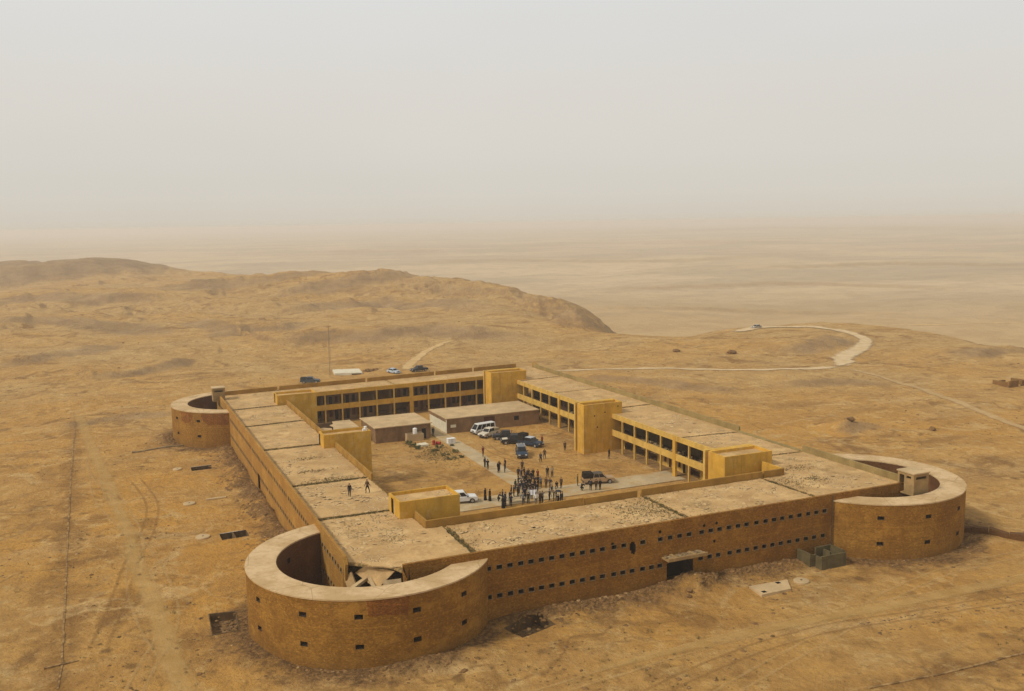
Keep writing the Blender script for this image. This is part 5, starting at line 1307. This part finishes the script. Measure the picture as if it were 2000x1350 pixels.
    for sx in (fx, rx):
        for sy in (-1, 1):
            t = MB(); t.lathe([(wr - .1, -.1), (wr - .02, -.11), (wr, -.07), (wr, .07), (wr - .02, .11), (wr - .1, .1)], (0, 0, 0), 18, axis='y'); wo = t.build("wheel", TYRE, r); wo.location = (sx, sy * (w / 2 - .11), wr)
            t = MB(); t.lathe([(wr - .13, -.105), (.08, -.085), (.08, .085), (wr - .13, .105)], (0, 0, 0), 12, axis='y'); t.build("rim", RIM, wo)
    for sy in (-1, 1):
        t = MB(); t.box(L_ / 2 - .10, L_ / 2 + .012, sy * (w / 2 - .33) - .19, sy * (w / 2 - .33) + .19, .70, .86); t.build("headlight", LAMP, r)
        t = MB(); t.box(-L_ / 2 - .012, -L_ / 2 + .06, sy * (w / 2 - .2) - .08, sy * (w / 2 - .2) + .08, .66, .94); t.build("tail_light", TAIL, r)
        t = MB(); t.box(cab[1] - .35, cab[1] - .18, sy * (w / 2 + .1) - .11, sy * (w / 2 + .1) + .11, zb + .02, zb + .2); t.build("mirror", BLACKP, r)
    t = MB(); t.box(L_ / 2 - .06, L_ / 2 + .07, -w / 2 + .08, w / 2 - .08, zs + .02, zs + .22); t.build("bumper", BLACKP if kind != 'sedan' else P, r)
    t = MB(); t.box(-L_ / 2 - .07, -L_ / 2 + .05, -w / 2 + .08, w / 2 - .08, zs + .02, zs + .2); t.build("bumper", BLACKP, r)
    t = MB(); t.box(L_ / 2 - .03, L_ / 2 + .008, -w / 2 + .55, w / 2 - .55, .64, .84); t.build("grille", BLACKP, r)
    if kind == 'pickup':
        t = MB(); bx0, bx1 = -L_ / 2 + .02, -L_ / 2 + 1.6
        if cover:
            hb = cover[1]; t.hexa([(bx0, -w / 2 + .05, 1.02), (bx1, -w / 2 + .05, 1.02), (bx1, w / 2 - .05, 1.02), (bx0, w / 2 - .05, 1.02)], [(bx0 + .08, -w / 2 + .16, hb), (bx1 - .02, -w / 2 + .16, hb), (bx1 - .02, w / 2 - .16, hb), (bx0 + .08, w / 2 - .16, hb)]); t.build("bed_cover", paint("cover_cloth", cover[0], .9, 0, .06, .05), r)
        else:
            t.tube([(bx1 - .1, -w / 2 + .1, 1.02), (bx1 - .1, -w / 2 + .18, 1.7), (bx1 - .1, w / 2 - .18, 1.7), (bx1 - .1, w / 2 - .1, 1.02)], .035, 6)
            for sy in (-1, 1): t.tube([(bx1 - .1, sy * (w / 2 - .18), 1.66), (bx0 + .3, sy * (w / 2 - .1), 1.05)], .03, 6)
            t.build("roll_bar", BLACKP, r)
    if rack:
        t = MB()
        for k in range(4): xx = X0 + .15 + (X1 - X0 - .3) * k / 3; t.tube([(xx, -wt, H_ + .09), (xx, wt, H_ + .09)], .028, 6)
        for sy in (-1, 1): t.tube([(X0, sy * (wt - .04), H_ + .09), (X1, sy * (wt - .04), H_ + .09)], .028, 6); t.tube([(X0 + .15, sy * (wt - .04), H_ - .02), (X0 + .15, sy * (wt - .04), H_ + .09)], .022, 6); t.tube([(X1 - .15, sy * (wt - .04), H_ - .02), (X1 - .15, sy * (wt - .04), H_ + .09)], .022, 6)
        t.build("roof_rack", WHITE_P, r)
    return r
PG = "vehicles parked in the courtyard"
def hd(x, y): return math.atan2(y, x)
vehicle('bus', (49.3, 87.6), hd(-5.8, -1.3), (.62, .62, .58), "white minibus parked against the long shed", "minibus", PG)
vehicle('pickup', (49.2, 84.3), hd(-.86, -.5), (.56, .50, .38), "dusty white pickup parked directly in front of the white minibus", "pickup", PG, cover=((.30, .22, .12), 1.5))
vehicle('pickup', (51.2, 80.3), hd(-.9, .36), (.018, .022, .028), "black open pickup between the dusty white pickup and the pickup with a pale bonnet", "pickup", PG)
vehicle('pickup', (51.2, 76.1), hd(-.93, .30), (.02, .022, .025), "black pickup with a pale bonnet in the middle of the parked row", "pickup", PG, hood=(.58, .52, .36), cover=((.05, .045, .03), 1.55))
vehicle('pickup', (53.2, 72.8), hd(.45, -.9), (.018, .032, .055), "dark blue pickup with a tall black canopy over its bed", "pickup", PG, cover=((.012, .012, .012), 2.35), roof=(.45, .47, .48))
vehicle('suv', (48.2, 66.0), hd(-.32, -.95), (.022, .045, .075), "dark blue off road car with a pale roof rack facing the crowd", "off road car", PG, rack=True)
vehicle('pickup', (51.8, 43.1), hd(.965, -.26), (.38, .25, .13), "tan pickup with a black covered bed beside the crowd on the cross walk", "pickup", PG, cover=((.012, .011, .010), 1.92), roof=(.05, .045, .035), z=.14)
vehicle('suv', (27.5, 42.9), hd(.985, -.17), (.66, .66, .63), "clean white off road car half hidden behind the near yellow stair tower", "off road car", PG, z=.14)
OG = "vehicles outside the back wall"
vehicle('pickup', (30.6, 169.5), hd(.9, -.35), (.05, .07, .09), "dark blue grey pickup outside the back wall left of the mast", "pickup", OG, cover=((.03, .035, .04), 1.7))
vehicle('sedan', (55.8, 173.4), hd(.35, -.93), (.42, .50, .56), "pale blue car outside the back wall between two dark pickups", "car", OG)
vehicle('pickup', (63.6, 173.4), hd(-.95, -.2), (.02, .024, .028), "black pickup farthest right outside the back wall", "pickup", OG)
vehicle('sedan', (215.4, 211.0), hd(-.97, -.2), (.34, .31, .26), "tiny dusty car far out on the switchback road", "car")

# ------------------------------------------------------------------ people
SKIN = paint("skin", (.30, .16, .09), .6, 0, .05); SHOE = paint("shoe_leather", (.02, .016, .012), .6, 0, .2)
CL = {k: worn("cloth_" + k, c, 6, .2, .95) for k, c in dict(black=(.012, .012, .013), charcoal=(.035, .035, .038), navy=(.018, .022, .045), brown=(.085, .048, .025), olive=(.075, .07, .035), white=(.72, .71, .67), beige=(.36, .27, .16),
                                                             red=(.20, .04, .03), grey=(.15, .15, .15), blue=(.06, .09, .16)).items()}
HAIR = worn("dark_hair", (.012, .010, .008), 8, .3)
def skeleton(pose):
    J = {}
    def s(n, p, r, par): J[n] = (Vector(p), r, par)
    lean = {'bow': .22, 'crouch': .25}.get(pose, 0); dz = {'crouch': -.46}.get(pose, 0)
    s('pelvis', (0, 0, .96 + dz), .125, None); s('spine', (0, lean * .4, 1.15 + dz), .125, 'pelvis'); s('chest', (0, lean * .9, 1.36 + dz), .145, 'spine'); s('neck', (0, lean * 1.1 + .01, 1.51 + dz), .06, 'chest')
    s('head', (0, lean * 1.3 + .03, 1.61 + dz), .088, 'neck'); s('crown', (0, lean * 1.3 + .03, 1.69 + dz), .078, 'head')
    for k, sg in (('l', -1), ('r', 1)):
        sh = Vector((.18 * sg, lean * .95, 1.43 + dz))
        s('sh' + k, sh, .07, 'chest')
        arm = {'stand': ((.23, -.03, 1.16), (.25, .05, .92)), 'walk': ((.22, .10 * sg, 1.16), (.22, .26 * sg, .95)), 'phone': ((.22, .18, 1.22), (.08, .34, 1.46)), 'fold': ((.25, .04, 1.17), (.02, .20, 1.19)), 'hips': ((.36, -.06, 1.18), (.20, .06, 1.02)),
               'point': ((.34, .18, 1.34), (.42, .42, 1.36)) if sg > 0 else ((.23, -.03, 1.16), (.25, .05, .92)), 'bow': ((.24, .36, 1.12), (.20, .46, .90)), 'crouch': ((.24, .40, .84), (.12, .56, .72))}[pose]
        e, wv = arm
        if pose == 'crouch': dz2 = 0
        s('el' + k, (e[0] * sg, e[1], e[2]), .047, 'sh' + k); s('wr' + k, (wv[0] * sg, wv[1], wv[2]), .033, 'el' + k)
        d = (J['wr' + k][0] - J['el' + k][0]).normalized(); s('pa' + k, J['wr' + k][0] + d * .085, .036, 'wr' + k)
        hp = (.095 * sg, 0, .90 + dz)
        leg = {'walk': ((.10, .17 * sg, .50), (.10, .20 * sg - .07, .10)), 'crouch': ((.16, .34, .48), (.13, .02, .10))}.get(pose, ((.10, .025, .50), (.105, -.01, .09)))
        kn, an = leg
        s('hi' + k, hp, .095, 'pelvis'); s('kn' + k, (kn[0] * sg, kn[1], kn[2]), .062, 'hi' + k); s('an' + k, (an[0] * sg, an[1], an[2]), .042, 'kn' + k); s('to' + k, (an[0] * sg * 1.1, an[1] + .15, .045), .038, 'an' + k)
    return J
def seg_d(p, a, b):
    ab = b - a; t = max(0, min(1, (p - a).dot(ab) / max(1e-9, ab.length_squared))); return (p - a - ab * t).length
def body_mesh(pose):
    J = skeleton(pose); names = list(J); bm = bmesh.new(); lay = bm.verts.layers.skin.verify(); vs = {}
    for n in names: v = bm.verts.new(J[n][0]); r = J[n][1]; r *= 1.0 if n in ('head', 'crown', 'neck', 'pal', 'par', 'wrl', 'wrr') else 1.22; v[lay].radius = (r, r * (.74 if n in ('spine', 'chest', 'pelvis') else 1)); v[lay].use_root = n == 'pelvis'; vs[n] = v
    for n in names:
        if J[n][2]: bm.edges.new((vs[J[n][2]], vs[n]))
    me = bpy.data.meshes.new("body_source"); bm.to_mesh(me); bm.free()
    o = bpy.data.objects.new("body_source", me); COL.objects.link(o)
    o.modifiers.new("skin", 'SKIN'); m2 = o.modifiers.new("sub", 'SUBSURF'); m2.levels = 1; m2.render_levels = 1
    dg = bpy.context.evaluated_depsgraph_get(); dg.update(); res = bpy.data.meshes.new_from_object(o.evaluated_get(dg)); bpy.data.objects.remove(o)
    for _ in range(5 - len(res.materials)): res.materials.append(None)
    bm = bmesh.new(); bm.from_mesh(res)
    part = {'head': 0, 'crown': 0, 'neck': 0, 'pal': 0, 'par': 0, 'tol': 3, 'tor': 3, 'hil': 2, 'hir': 2, 'knl': 2, 'knr': 2, 'anl': 2, 'anr': 2}
    for f in bm.faces:
        c = f.calc_center_median(); best = min(((seg_d(c, J[J[n][2]][0], J[n][0]) - .3 * J[n][1], n) for n in names if J[n][2]), key=lambda q: q[0])[1]
        f.material_index = part.get(best, 1); f.smooth = True
    x = MB(); x.v = []; 
    # five unequal bent fingers on each hand, then the face
    for k, sg in (('l', -1), ('r', 1)):
        w_, p_ = J['wr' + k][0], J['pa' + k][0]; d = (p_ - w_).normalized(); sd = d.cross(Vector((sg, 0, .2))).normalized(); cu = d.cross(sd).normalized() * .4
        for i, (o_, l) in enumerate(((-.03, .065), (-.01, .078), (.01, .074), (.03, .058))):
            a = p_ + sd * o_ + d * .02; x.tube([a, a + d * l * .55 + cu * l * .2, a + d * l * .85 + cu * l * .65], [.010, .009, .007], 5)
        a = w_ + d * .045 + sd * -.03; x.tube([a, a - sd * .035 + d * .03, a - sd * .04 + d * .06 + cu * .02], [.012, .010, .008], 5)
    hc = J['head'][0]
    x.poly([hc + Vector((-.016, .085, .0)), hc + Vector((.016, .085, .0)), hc + Vector((0, .118, .008))]); x.poly([hc + Vector((.016, .085, 0)), hc + Vector((0, .08, .05)), hc + Vector((0, .118, .008))]); x.poly([hc + Vector((0, .08, .05)), hc + Vector((-.016, .085, 0)), hc + Vector((0, .118, .008))])
    for sg in (-1, 1): x.tube([hc + Vector((sg * .085, .0, .0)), hc + Vector((sg * .098, -.012, .03)), hc + Vector((sg * .088, -.01, .06))], .011, 5)
    nv = len(bm.verts); vv = [bm.verts.new(p) for p in x.v]
    for f in x.f: ff = bm.faces.new([vv[i] for i in f]); ff.material_index = 0
    for dx, dz_, m_ in ((-.032, .045, 3), (.032, .045, 3), (0, -.035, 4)):
        w2 = .013 if m_ == 3 else .026; h2 = .007
        q_ = [bm.verts.new(hc + Vector((dx + a * w2, .0885 if m_ == 3 else .086, dz_ + c * h2))) for a, c in ((-1, -1), (1, -1), (1, 1), (-1, 1))]; ff = bm.faces.new(q_[::-1]); ff.material_index = m_
    for _ in range(5 - len(res.materials)): res.materials.append(None)
    bm.to_mesh(res); bm.free(); res.name = "person_" + pose
    return res, hc.copy(), J
POSES = {p: body_mesh(p) for p in ('stand', 'walk', 'phone', 'fold', 'hips', 'point', 'bow', 'crouch')}
LIP = paint("lip", (.22, .09, .07), .6, 0, 0)
_hm, _cache = {}, {}
def hair_mesh(hc, scarf):
    t = MB(); R_ = .102
    rows = [(R_ * math.cos(a), R_ * 1.02 * math.sin(a)) for a in [RAD(d) for d in ((-35, -10, 15, 40, 65, 85) if scarf else (0, 20, 40, 60, 85))]]
    n = 14; base = 0
    for r_, z in rows:
        for k in range(n):
            a = 2 * math.pi * k / n; y = r_ * math.sin(a); zz = z + (.035 if math.sin(a) > .35 and z < .05 else 0); t.v.append((hc.x + r_ * math.cos(a), hc.y - .012 + y * (1.0 if y < 0 else .88), hc.z + .03 + zz))
    for i in range(len(rows) - 1):
        for k in range(n): j = (k + 1) % n; t.f.append((i * n + k, i * n + j, (i + 1) * n + j, (i + 1) * n + k)); t.m.append(0)
    t.f.append(tuple((len(rows) - 1) * n + k for k in range(n))); t.m.append(0)
    me = bpy.data.meshes.new("hair"); me.from_pydata(t.v, [], t.f); me.polygons.foreach_set('use_smooth', [True] * len(me.polygons)); return me
def robe_mesh():
    t = MB(); n = 16; prof = [(.26, .03), (.24, .35), (.205, .75), (.185, 1.0), (.19, 1.25), (.20, 1.38), (.15, 1.47), (.075, 1.53)]
    for r_, z in prof:
        for k in range(n): a = 2 * math.pi * k / n; w_ = 1 + (.07 * math.sin(a * 5 + z * 3) if z < .9 else 0); t.v.append((r_ * 1.12 * w_ * math.cos(a), r_ * .86 * w_ * math.sin(a), z))
    for i in range(len(prof) - 1):
        for k in range(n): j = (k + 1) % n; t.f.append((i * n + k, i * n + j, (i + 1) * n + j, (i + 1) * n + k))
    me = bpy.data.meshes.new("robe"); me.from_pydata(t.v, [], t.f); me.polygons.foreach_set('use_smooth', [True] * len(me.polygons)); return me
ROBE = robe_mesh()
def person(x, y, pose, top, legs, head, label, group="people gathered in the courtyard", robe=None, z=None, scarf=None, k=1.09):
    key = (pose, top, legs)
    if key not in _cache:
        me = POSES[pose][0].copy()
        for i_, m_ in enumerate((SKIN, CL[top], CL[legs], SHOE, LIP)): me.materials[i_] = m_
        _cache[key] = me
    o = bpy.data.objects.new("person", _cache[key]); COL.objects.link(o)
    on_path = (38.5 < x < 42.05 and 44.6 < y < 101) or (19 < x < 66 and 38.5 < y < 44.3)
    o.location = (x, y, z if z is not None else (.14 if on_path else gzr(x, y)) - .002); o.rotation_euler = (0, 0, head - math.pi / 2); s = k * random.uniform(.96, 1.05); o.scale = (s, s, s)
    tag(o, label, "person", group)
    hk = (pose, scarf or 'hair')
    if hk not in _hm:
        me = hair_mesh(POSES[pose][1], bool(scarf)); me.materials.append(CL[scarf] if scarf else HAIR); _hm[hk] = me
    hobj = bpy.data.objects.new("headscarf" if scarf else "hair", _hm[hk]); COL.objects.link(hobj); hobj.parent = o
    if robe:
        rk = 'robe' + robe
        if rk not in _hm: me = ROBE.copy(); me.materials.clear(); me.materials.append(CL[robe]); _hm[rk] = me
        ro = bpy.data.objects.new("robe", _hm[rk]); COL.objects.link(ro); ro.parent = o
    return o
A = lambda d: RAD(d)
# singles around the yard
person(41.5, 68.5, 'walk', 'red', 'brown', A(-90), "lone person in a dull red top walking down the concrete walk above the crowd")
person(38.8, 61.0, 'stand', 'charcoal', 'black', A(-60), "taller of two people standing at the left edge of the concrete walk")
person(38.7, 59.4, 'fold', 'black', 'charcoal', A(40), "person with folded arms, nearer of the pair at the left edge of the concrete walk")
person(39.5, 56.5, 'stand', 'black', 'black', A(-70), "person in black, leftmost of the four standing together on the walk")
person(40.0, 57.3, 'hips', 'navy', 'black', A(-90), "person in navy with hands on hips in the group of four on the walk")
person(40.6, 56.2, 'fold', 'charcoal', 'navy', A(150), "person in charcoal with folded arms in the group of four on the walk")
person(41.6, 58.4, 'stand', 'black', 'navy', A(190), "person farthest back in the group of four on the walk")
person(44.0, 56.4, 'stand', 'brown', 'black', A(-100), "person in a brown top standing alone just above the packed crowd")
person(49.3, 60.0, 'walk', 'charcoal', 'black', A(-130), "nearer of two people walking apart on the sand below the parked vehicles")
person(51.0, 61.9, 'walk', 'brown', 'charcoal', A(-130), "farther of two people walking apart on the sand below the parked vehicles")
person(57.3, 66.1, 'stand', 'brown', 'black', A(-120), "person standing alone by the shell pocked stair tower")
person(55.6, 72.6, 'stand', 'red', 'black', A(200), "person in a dull red top standing behind the dark blue canopied pickup")
person(61.6, 56.7, 'walk', 'black', 'black', A(-60), "person walking in the shade below the right hand gallery")
person(46.0, 50.4, 'stand', 'black', 'charcoal', A(-110), "person in black, left one of a pair on the sand beside the crowd")
person(46.7, 50.0, 'fold', 'beige', 'charcoal', A(-110), "person in a beige top, right one of a pair on the sand beside the crowd")
person(38.8, 89.0, 'stand', 'black', 'black', A(-90), "person standing in the gap between the long shed and the middle shed")
person(6.9, 30.2, 'stand', 'black', 'charcoal', A(-120), "person standing on the left wing roof, farther from its courtyard edge", "people on the left wing roof", z=7.13)
person(9.5, 30.8, 'walk', 'brown', 'black', A(-150), "person in brown walking on the left wing roof near its courtyard edge", "people on the left wing roof", z=7.13)
# the packed middle of the crowd
CG = "people packed in the middle of the courtyard crowd"; CLB = "person in dark clothes standing in the packed middle of the courtyard crowd"
random.seed(19)
core = [(41.2, 51.8), (41.4, 51.0), (42.3, 51.8), (41.5, 49.3), (42.6, 50.8), (42.0, 48.4), (43.3, 50.4), (38.9, 46.7), (38.8, 45.2), (39.3, 44.5), (39.8, 44.9), (40.4, 45.3), (41.5, 45.9), (41.9, 45.5), (38.9, 42.1), (39.5, 42.3), (39.9, 41.6), (40.2, 47.2), (40.9, 48.3), (37.6, 43.6), (38.3, 43.3), (40.9, 44.4), (37.2, 42.9)]
for i, (x, y) in enumerate(core):
    person(x, y, random.choice(('stand', 'fold', 'stand', 'hips', 'phone')), random.choice(('black', 'charcoal', 'navy', 'black', 'charcoal')), random.choice(('black', 'charcoal', 'navy')), A(random.uniform(-150, -40)), CLB, CG)
# its edges, each with something of their own
person(43.9, 49.8, 'phone', 'red', 'black', A(-130), "person in dull red holding up a phone at the right edge of the crowd")
person(37.9, 45.6, 'stand', 'olive', 'olive', A(-60), "person in olive uniform at the left edge of the packed crowd on the walk")
person(42.3, 45.3, 'phone', 'grey', 'black', A(-130), "person in grey holding up a phone, first in the trailing row right of the crowd")
person(42.7, 44.1, 'stand', 'brown', 'charcoal', A(-140), "person in brown, second in the trailing row right of the crowd")
person(43.1, 43.4, 'hips', 'charcoal', 'brown', A(-140), "person with hands on hips, last in the trailing row right of the crowd")
person(42.4, 41.4, 'phone', 'beige', 'navy', A(-150), "person in beige holding up a phone behind the low curved metal frame")
person(44.2, 43.2, 'crouch', 'black', 'black', A(-120), "person in black crouching beside someone standing on the cross walk")
person(44.9, 43.0, 'stand', 'brown', 'black', A(-150), "person in brown standing beside the crouching person on the cross walk")
person(35.5, 41.8, 'stand', 'black', 'beige', A(-30), "person in black standing alone behind the long folding table")
person(36.1, 42.2, 'fold', 'blue', 'charcoal', A(-40), "person in a dull blue shirt with folded arms behind the folding table")
person(36.7, 42.0, 'phone', 'charcoal', 'black', A(-50), "person in charcoal holding up a phone behind the folding table")
person(35.8, 37.9, 'bow', 'grey', 'charcoal', A(90), "person in grey bending over the near side of the folding table")
person(36.7, 38.0, 'stand', 'black', 'black', A(60), "person in black just left of the hanging white sheet, closest to the table end")
person(37.0, 39.9, 'stand', 'navy', 'black', A(-70), "person in navy standing right behind the white sheet")
person(38.0, 39.6, 'phone', 'black', 'charcoal', A(-80), "person in black holding up a phone right behind the white sheet")
# left end of the cross walk
person(31.3, 42.4, 'stand', 'black', 'black', A(-20), "person in a black robe by the white car, left of a pair", robe='black', scarf='black')
person(31.8, 41.7, 'stand', 'black', 'black', A(-30), "person in a black robe by the white car, right of a pair", robe='black', scarf='black')
person(32.8, 40.9, 'crouch', 'charcoal', 'black', A(-20), "person in charcoal crouching on the cross walk near the white car")
person(33.4, 40.4, 'stand', 'navy', 'navy', A(-10), "person in navy standing right of the crouching person near the white car")
person(32.3, 37.6, 'stand', 'black', 'black', A(40), "person in a long black robe nearest the roof edge at the crowd front", robe='black', scarf='black')
person(32.9, 38.4, 'stand', 'charcoal', 'black', A(20), "person in a charcoal robe just behind the black robed person at the near front", robe='charcoal', scarf='black')
person(33.3, 39.1, 'stand', 'black', 'charcoal', A(10), "person in black farthest back in the near front cluster left of the table")
person(33.7, 37.9, 'fold', 'navy', 'black', A(60), "person in navy with folded arms in the near front cluster left of the table")
person(34.3, 39.4, 'point', 'black', 'black', A(40), "person in black reaching out toward the left end of the folding table")
# near row right of the table
person(37.5, 36.9, 'stand', 'white', 'grey', A(80), "person in a white shirt standing in front of the hanging white sheet")
person(38.3, 37.1, 'stand', 'brown', 'black', A(110), "person in brown just right of the person in the white shirt")
person(38.8, 37.3, 'fold', 'grey', 'charcoal', A(120), "person in grey with folded arms right of the white sheet")
person(40.3, 37.9, 'stand', 'charcoal', 'black', A(130), "person in charcoal, left of the three standing below the curved metal frame")
person(40.8, 37.4, 'hips', 'olive', 'olive', A(140), "person in olive uniform, middle of the three standing below the curved metal frame")
person(41.3, 37.6, 'stand', 'navy', 'charcoal', A(150), "person in navy, right of the three standing below the curved metal frame")
ph = person(40.4, 35.1, 'phone', 'black', 'black', A(110), "person in black holding up the dark umbrella at the near right of the crowd")
person(41.1, 35.6, 'stand', 'charcoal', 'charcoal', A(130), "person in charcoal sheltering under the dark umbrella")
person(41.6, 36.0, 'stand', 'black', 'navy', A(150), "person in black with navy trousers at the right of the dark umbrella")
# by the tan pickup
person(47.9, 43.0, 'stand', 'olive', 'olive', A(-20), "person in olive uniform standing at the rear of the tan pickup")
person(47.1, 40.2, 'crouch', 'black', 'black', A(10), "person in black crouching below the rear of the tan pickup")
person(48.5, 39.6, 'stand', 'charcoal', 'black', A(60), "person in charcoal, left of the three in a row below the tan pickup")
person(49.4, 39.4, 'fold', 'brown', 'black', A(80), "person in brown with folded arms, middle of the three below the tan pickup")
person(50.0, 39.2, 'stand', 'black', 'charcoal', A(100), "person in black, right of the three in a row below the tan pickup")

# things the crowd has with it
r = empty("folding_table", (35.15, 38.95, .14), A(-12)); tag(r, "long narrow folding table with thin legs in front of the crowd", "table")
t = MB(); t.box(-1.35, 1.35, -.38, .38, .72, .77); t.build("tabletop", worn("table_top", (.40, .30, .17), 2, .2, .6), r)
for x, y in ((-1.2, -.3), (1.2, -.3), (1.2, .3), (-1.2, .3)):
    t = MB(); t.tube([(x, y, 0), (x * .97, y * .9, .72)], .022, 6); t.build("leg", METAL, r)
r = empty("white_sheet_stand", (37.75, 38.55, .14), A(-20)); tag(r, "white sheet hung between two thin white poles in the crowd", "banner")
t = MB(); n = 12
for i in range(n):
    for j in range(6):
        P_ = lambda a, c: ((a / n - .5) * (1.25 - .5 * (1 - c / 6)), .07 * math.sin(a * 1.1) * (1 - c / 9) , .95 + c / 6 * .85)
        t.poly([P_(i, j), P_(i + 1, j), P_(i + 1, j + 1), P_(i, j + 1)])
t.build("sheet", worn("white_cloth", (.80, .80, .82), 2, .05, .9), r, smooth=True)
for x in (-.62, .62):
    t = MB(); t.tube([(x, .0, 0), (x, .0, 2.15)], .025, 6); t.build("pole", WHITE_P, r)
r = empty("metal_arch", (40.6, 39.4, .14), A(-30)); tag(r, "low curved metal frame standing on the cross walk right of the crowd", "frame")
for y, nm in ((-.2, "hoop"), (.2, "hoop")):
    t = MB(); t.tube([(-.75 * math.cos(a), y, .95 * math.sin(a)) for a in [math.pi * k / 10 for k in range(11)]], .028, 6); t.build(nm, METAL, r)
t = MB()
for a in (.6, 1.2, 1.9, 2.5): t.tube([(-.75 * math.cos(a), -.2, .95 * math.sin(a)), (-.75 * math.cos(a), .2, .95 * math.sin(a))], .02, 5)
t.build("cross_bar", METAL, r)
r = empty("umbrella", (40.62, 35.45, .14)); tag(r, "open dark umbrella held up at the near right of the crowd", "umbrella")
t = MB(); n = 8; c_ = (0, 0, 2.22)
for i in range(n):
    a, b_ = 2 * math.pi * i / n, 2 * math.pi * (i + 1) / n
    for r0, z0, r1, z1 in ((0, 2.2, .3, 2.16), (.3, 2.16, .56, 1.98)):
        t.poly([(r0 * math.cos(a), r0 * math.sin(a), z0), (r1 * math.cos(a), r1 * math.sin(a), z1), (r1 * math.cos(b_), r1 * math.sin(b_), z1), (r0 * math.cos(b_), r0 * math.sin(b_), z0)][:4] if r0 else [(0, 0, z0), (r1 * math.cos(a), r1 * math.sin(a), z1), (r1 * math.cos(b_), r1 * math.sin(b_), z1)])
t.build("canopy", CL['charcoal'], r)
t = MB(); t.tube([(0, 0, 1.35), (0, 0, 2.28)], .012, 6); t.build("shaft", METAL, r)

# ------------------------------------------------------------------ dust haze
t = MB(); E_ = 17000; t.box(-E_, E_, -E_, E_, -60, 47.0)
hz = t.build("haze", [])
hm = bpy.data.materials.new("dust_haze"); hm.use_nodes = True
n_ = hm.node_tree.nodes; n_.clear(); oo = n_.new("ShaderNodeOutputMaterial"); pv = n_.new("ShaderNodeVolumePrincipled")
pv.inputs['Color'].default_value = (.94, .905, .845, 1); pv.inputs['Density'].default_value = .00028; pv.inputs['Anisotropy'].default_value = .2
hm.node_tree.links.new(pv.outputs[0], oo.inputs['Volume'])
hm.cycles.homogeneous_volume = True
hz.data.materials.append(hm)
tag(hz, "pale dust haze over the desert", "haze", kind="stuff")
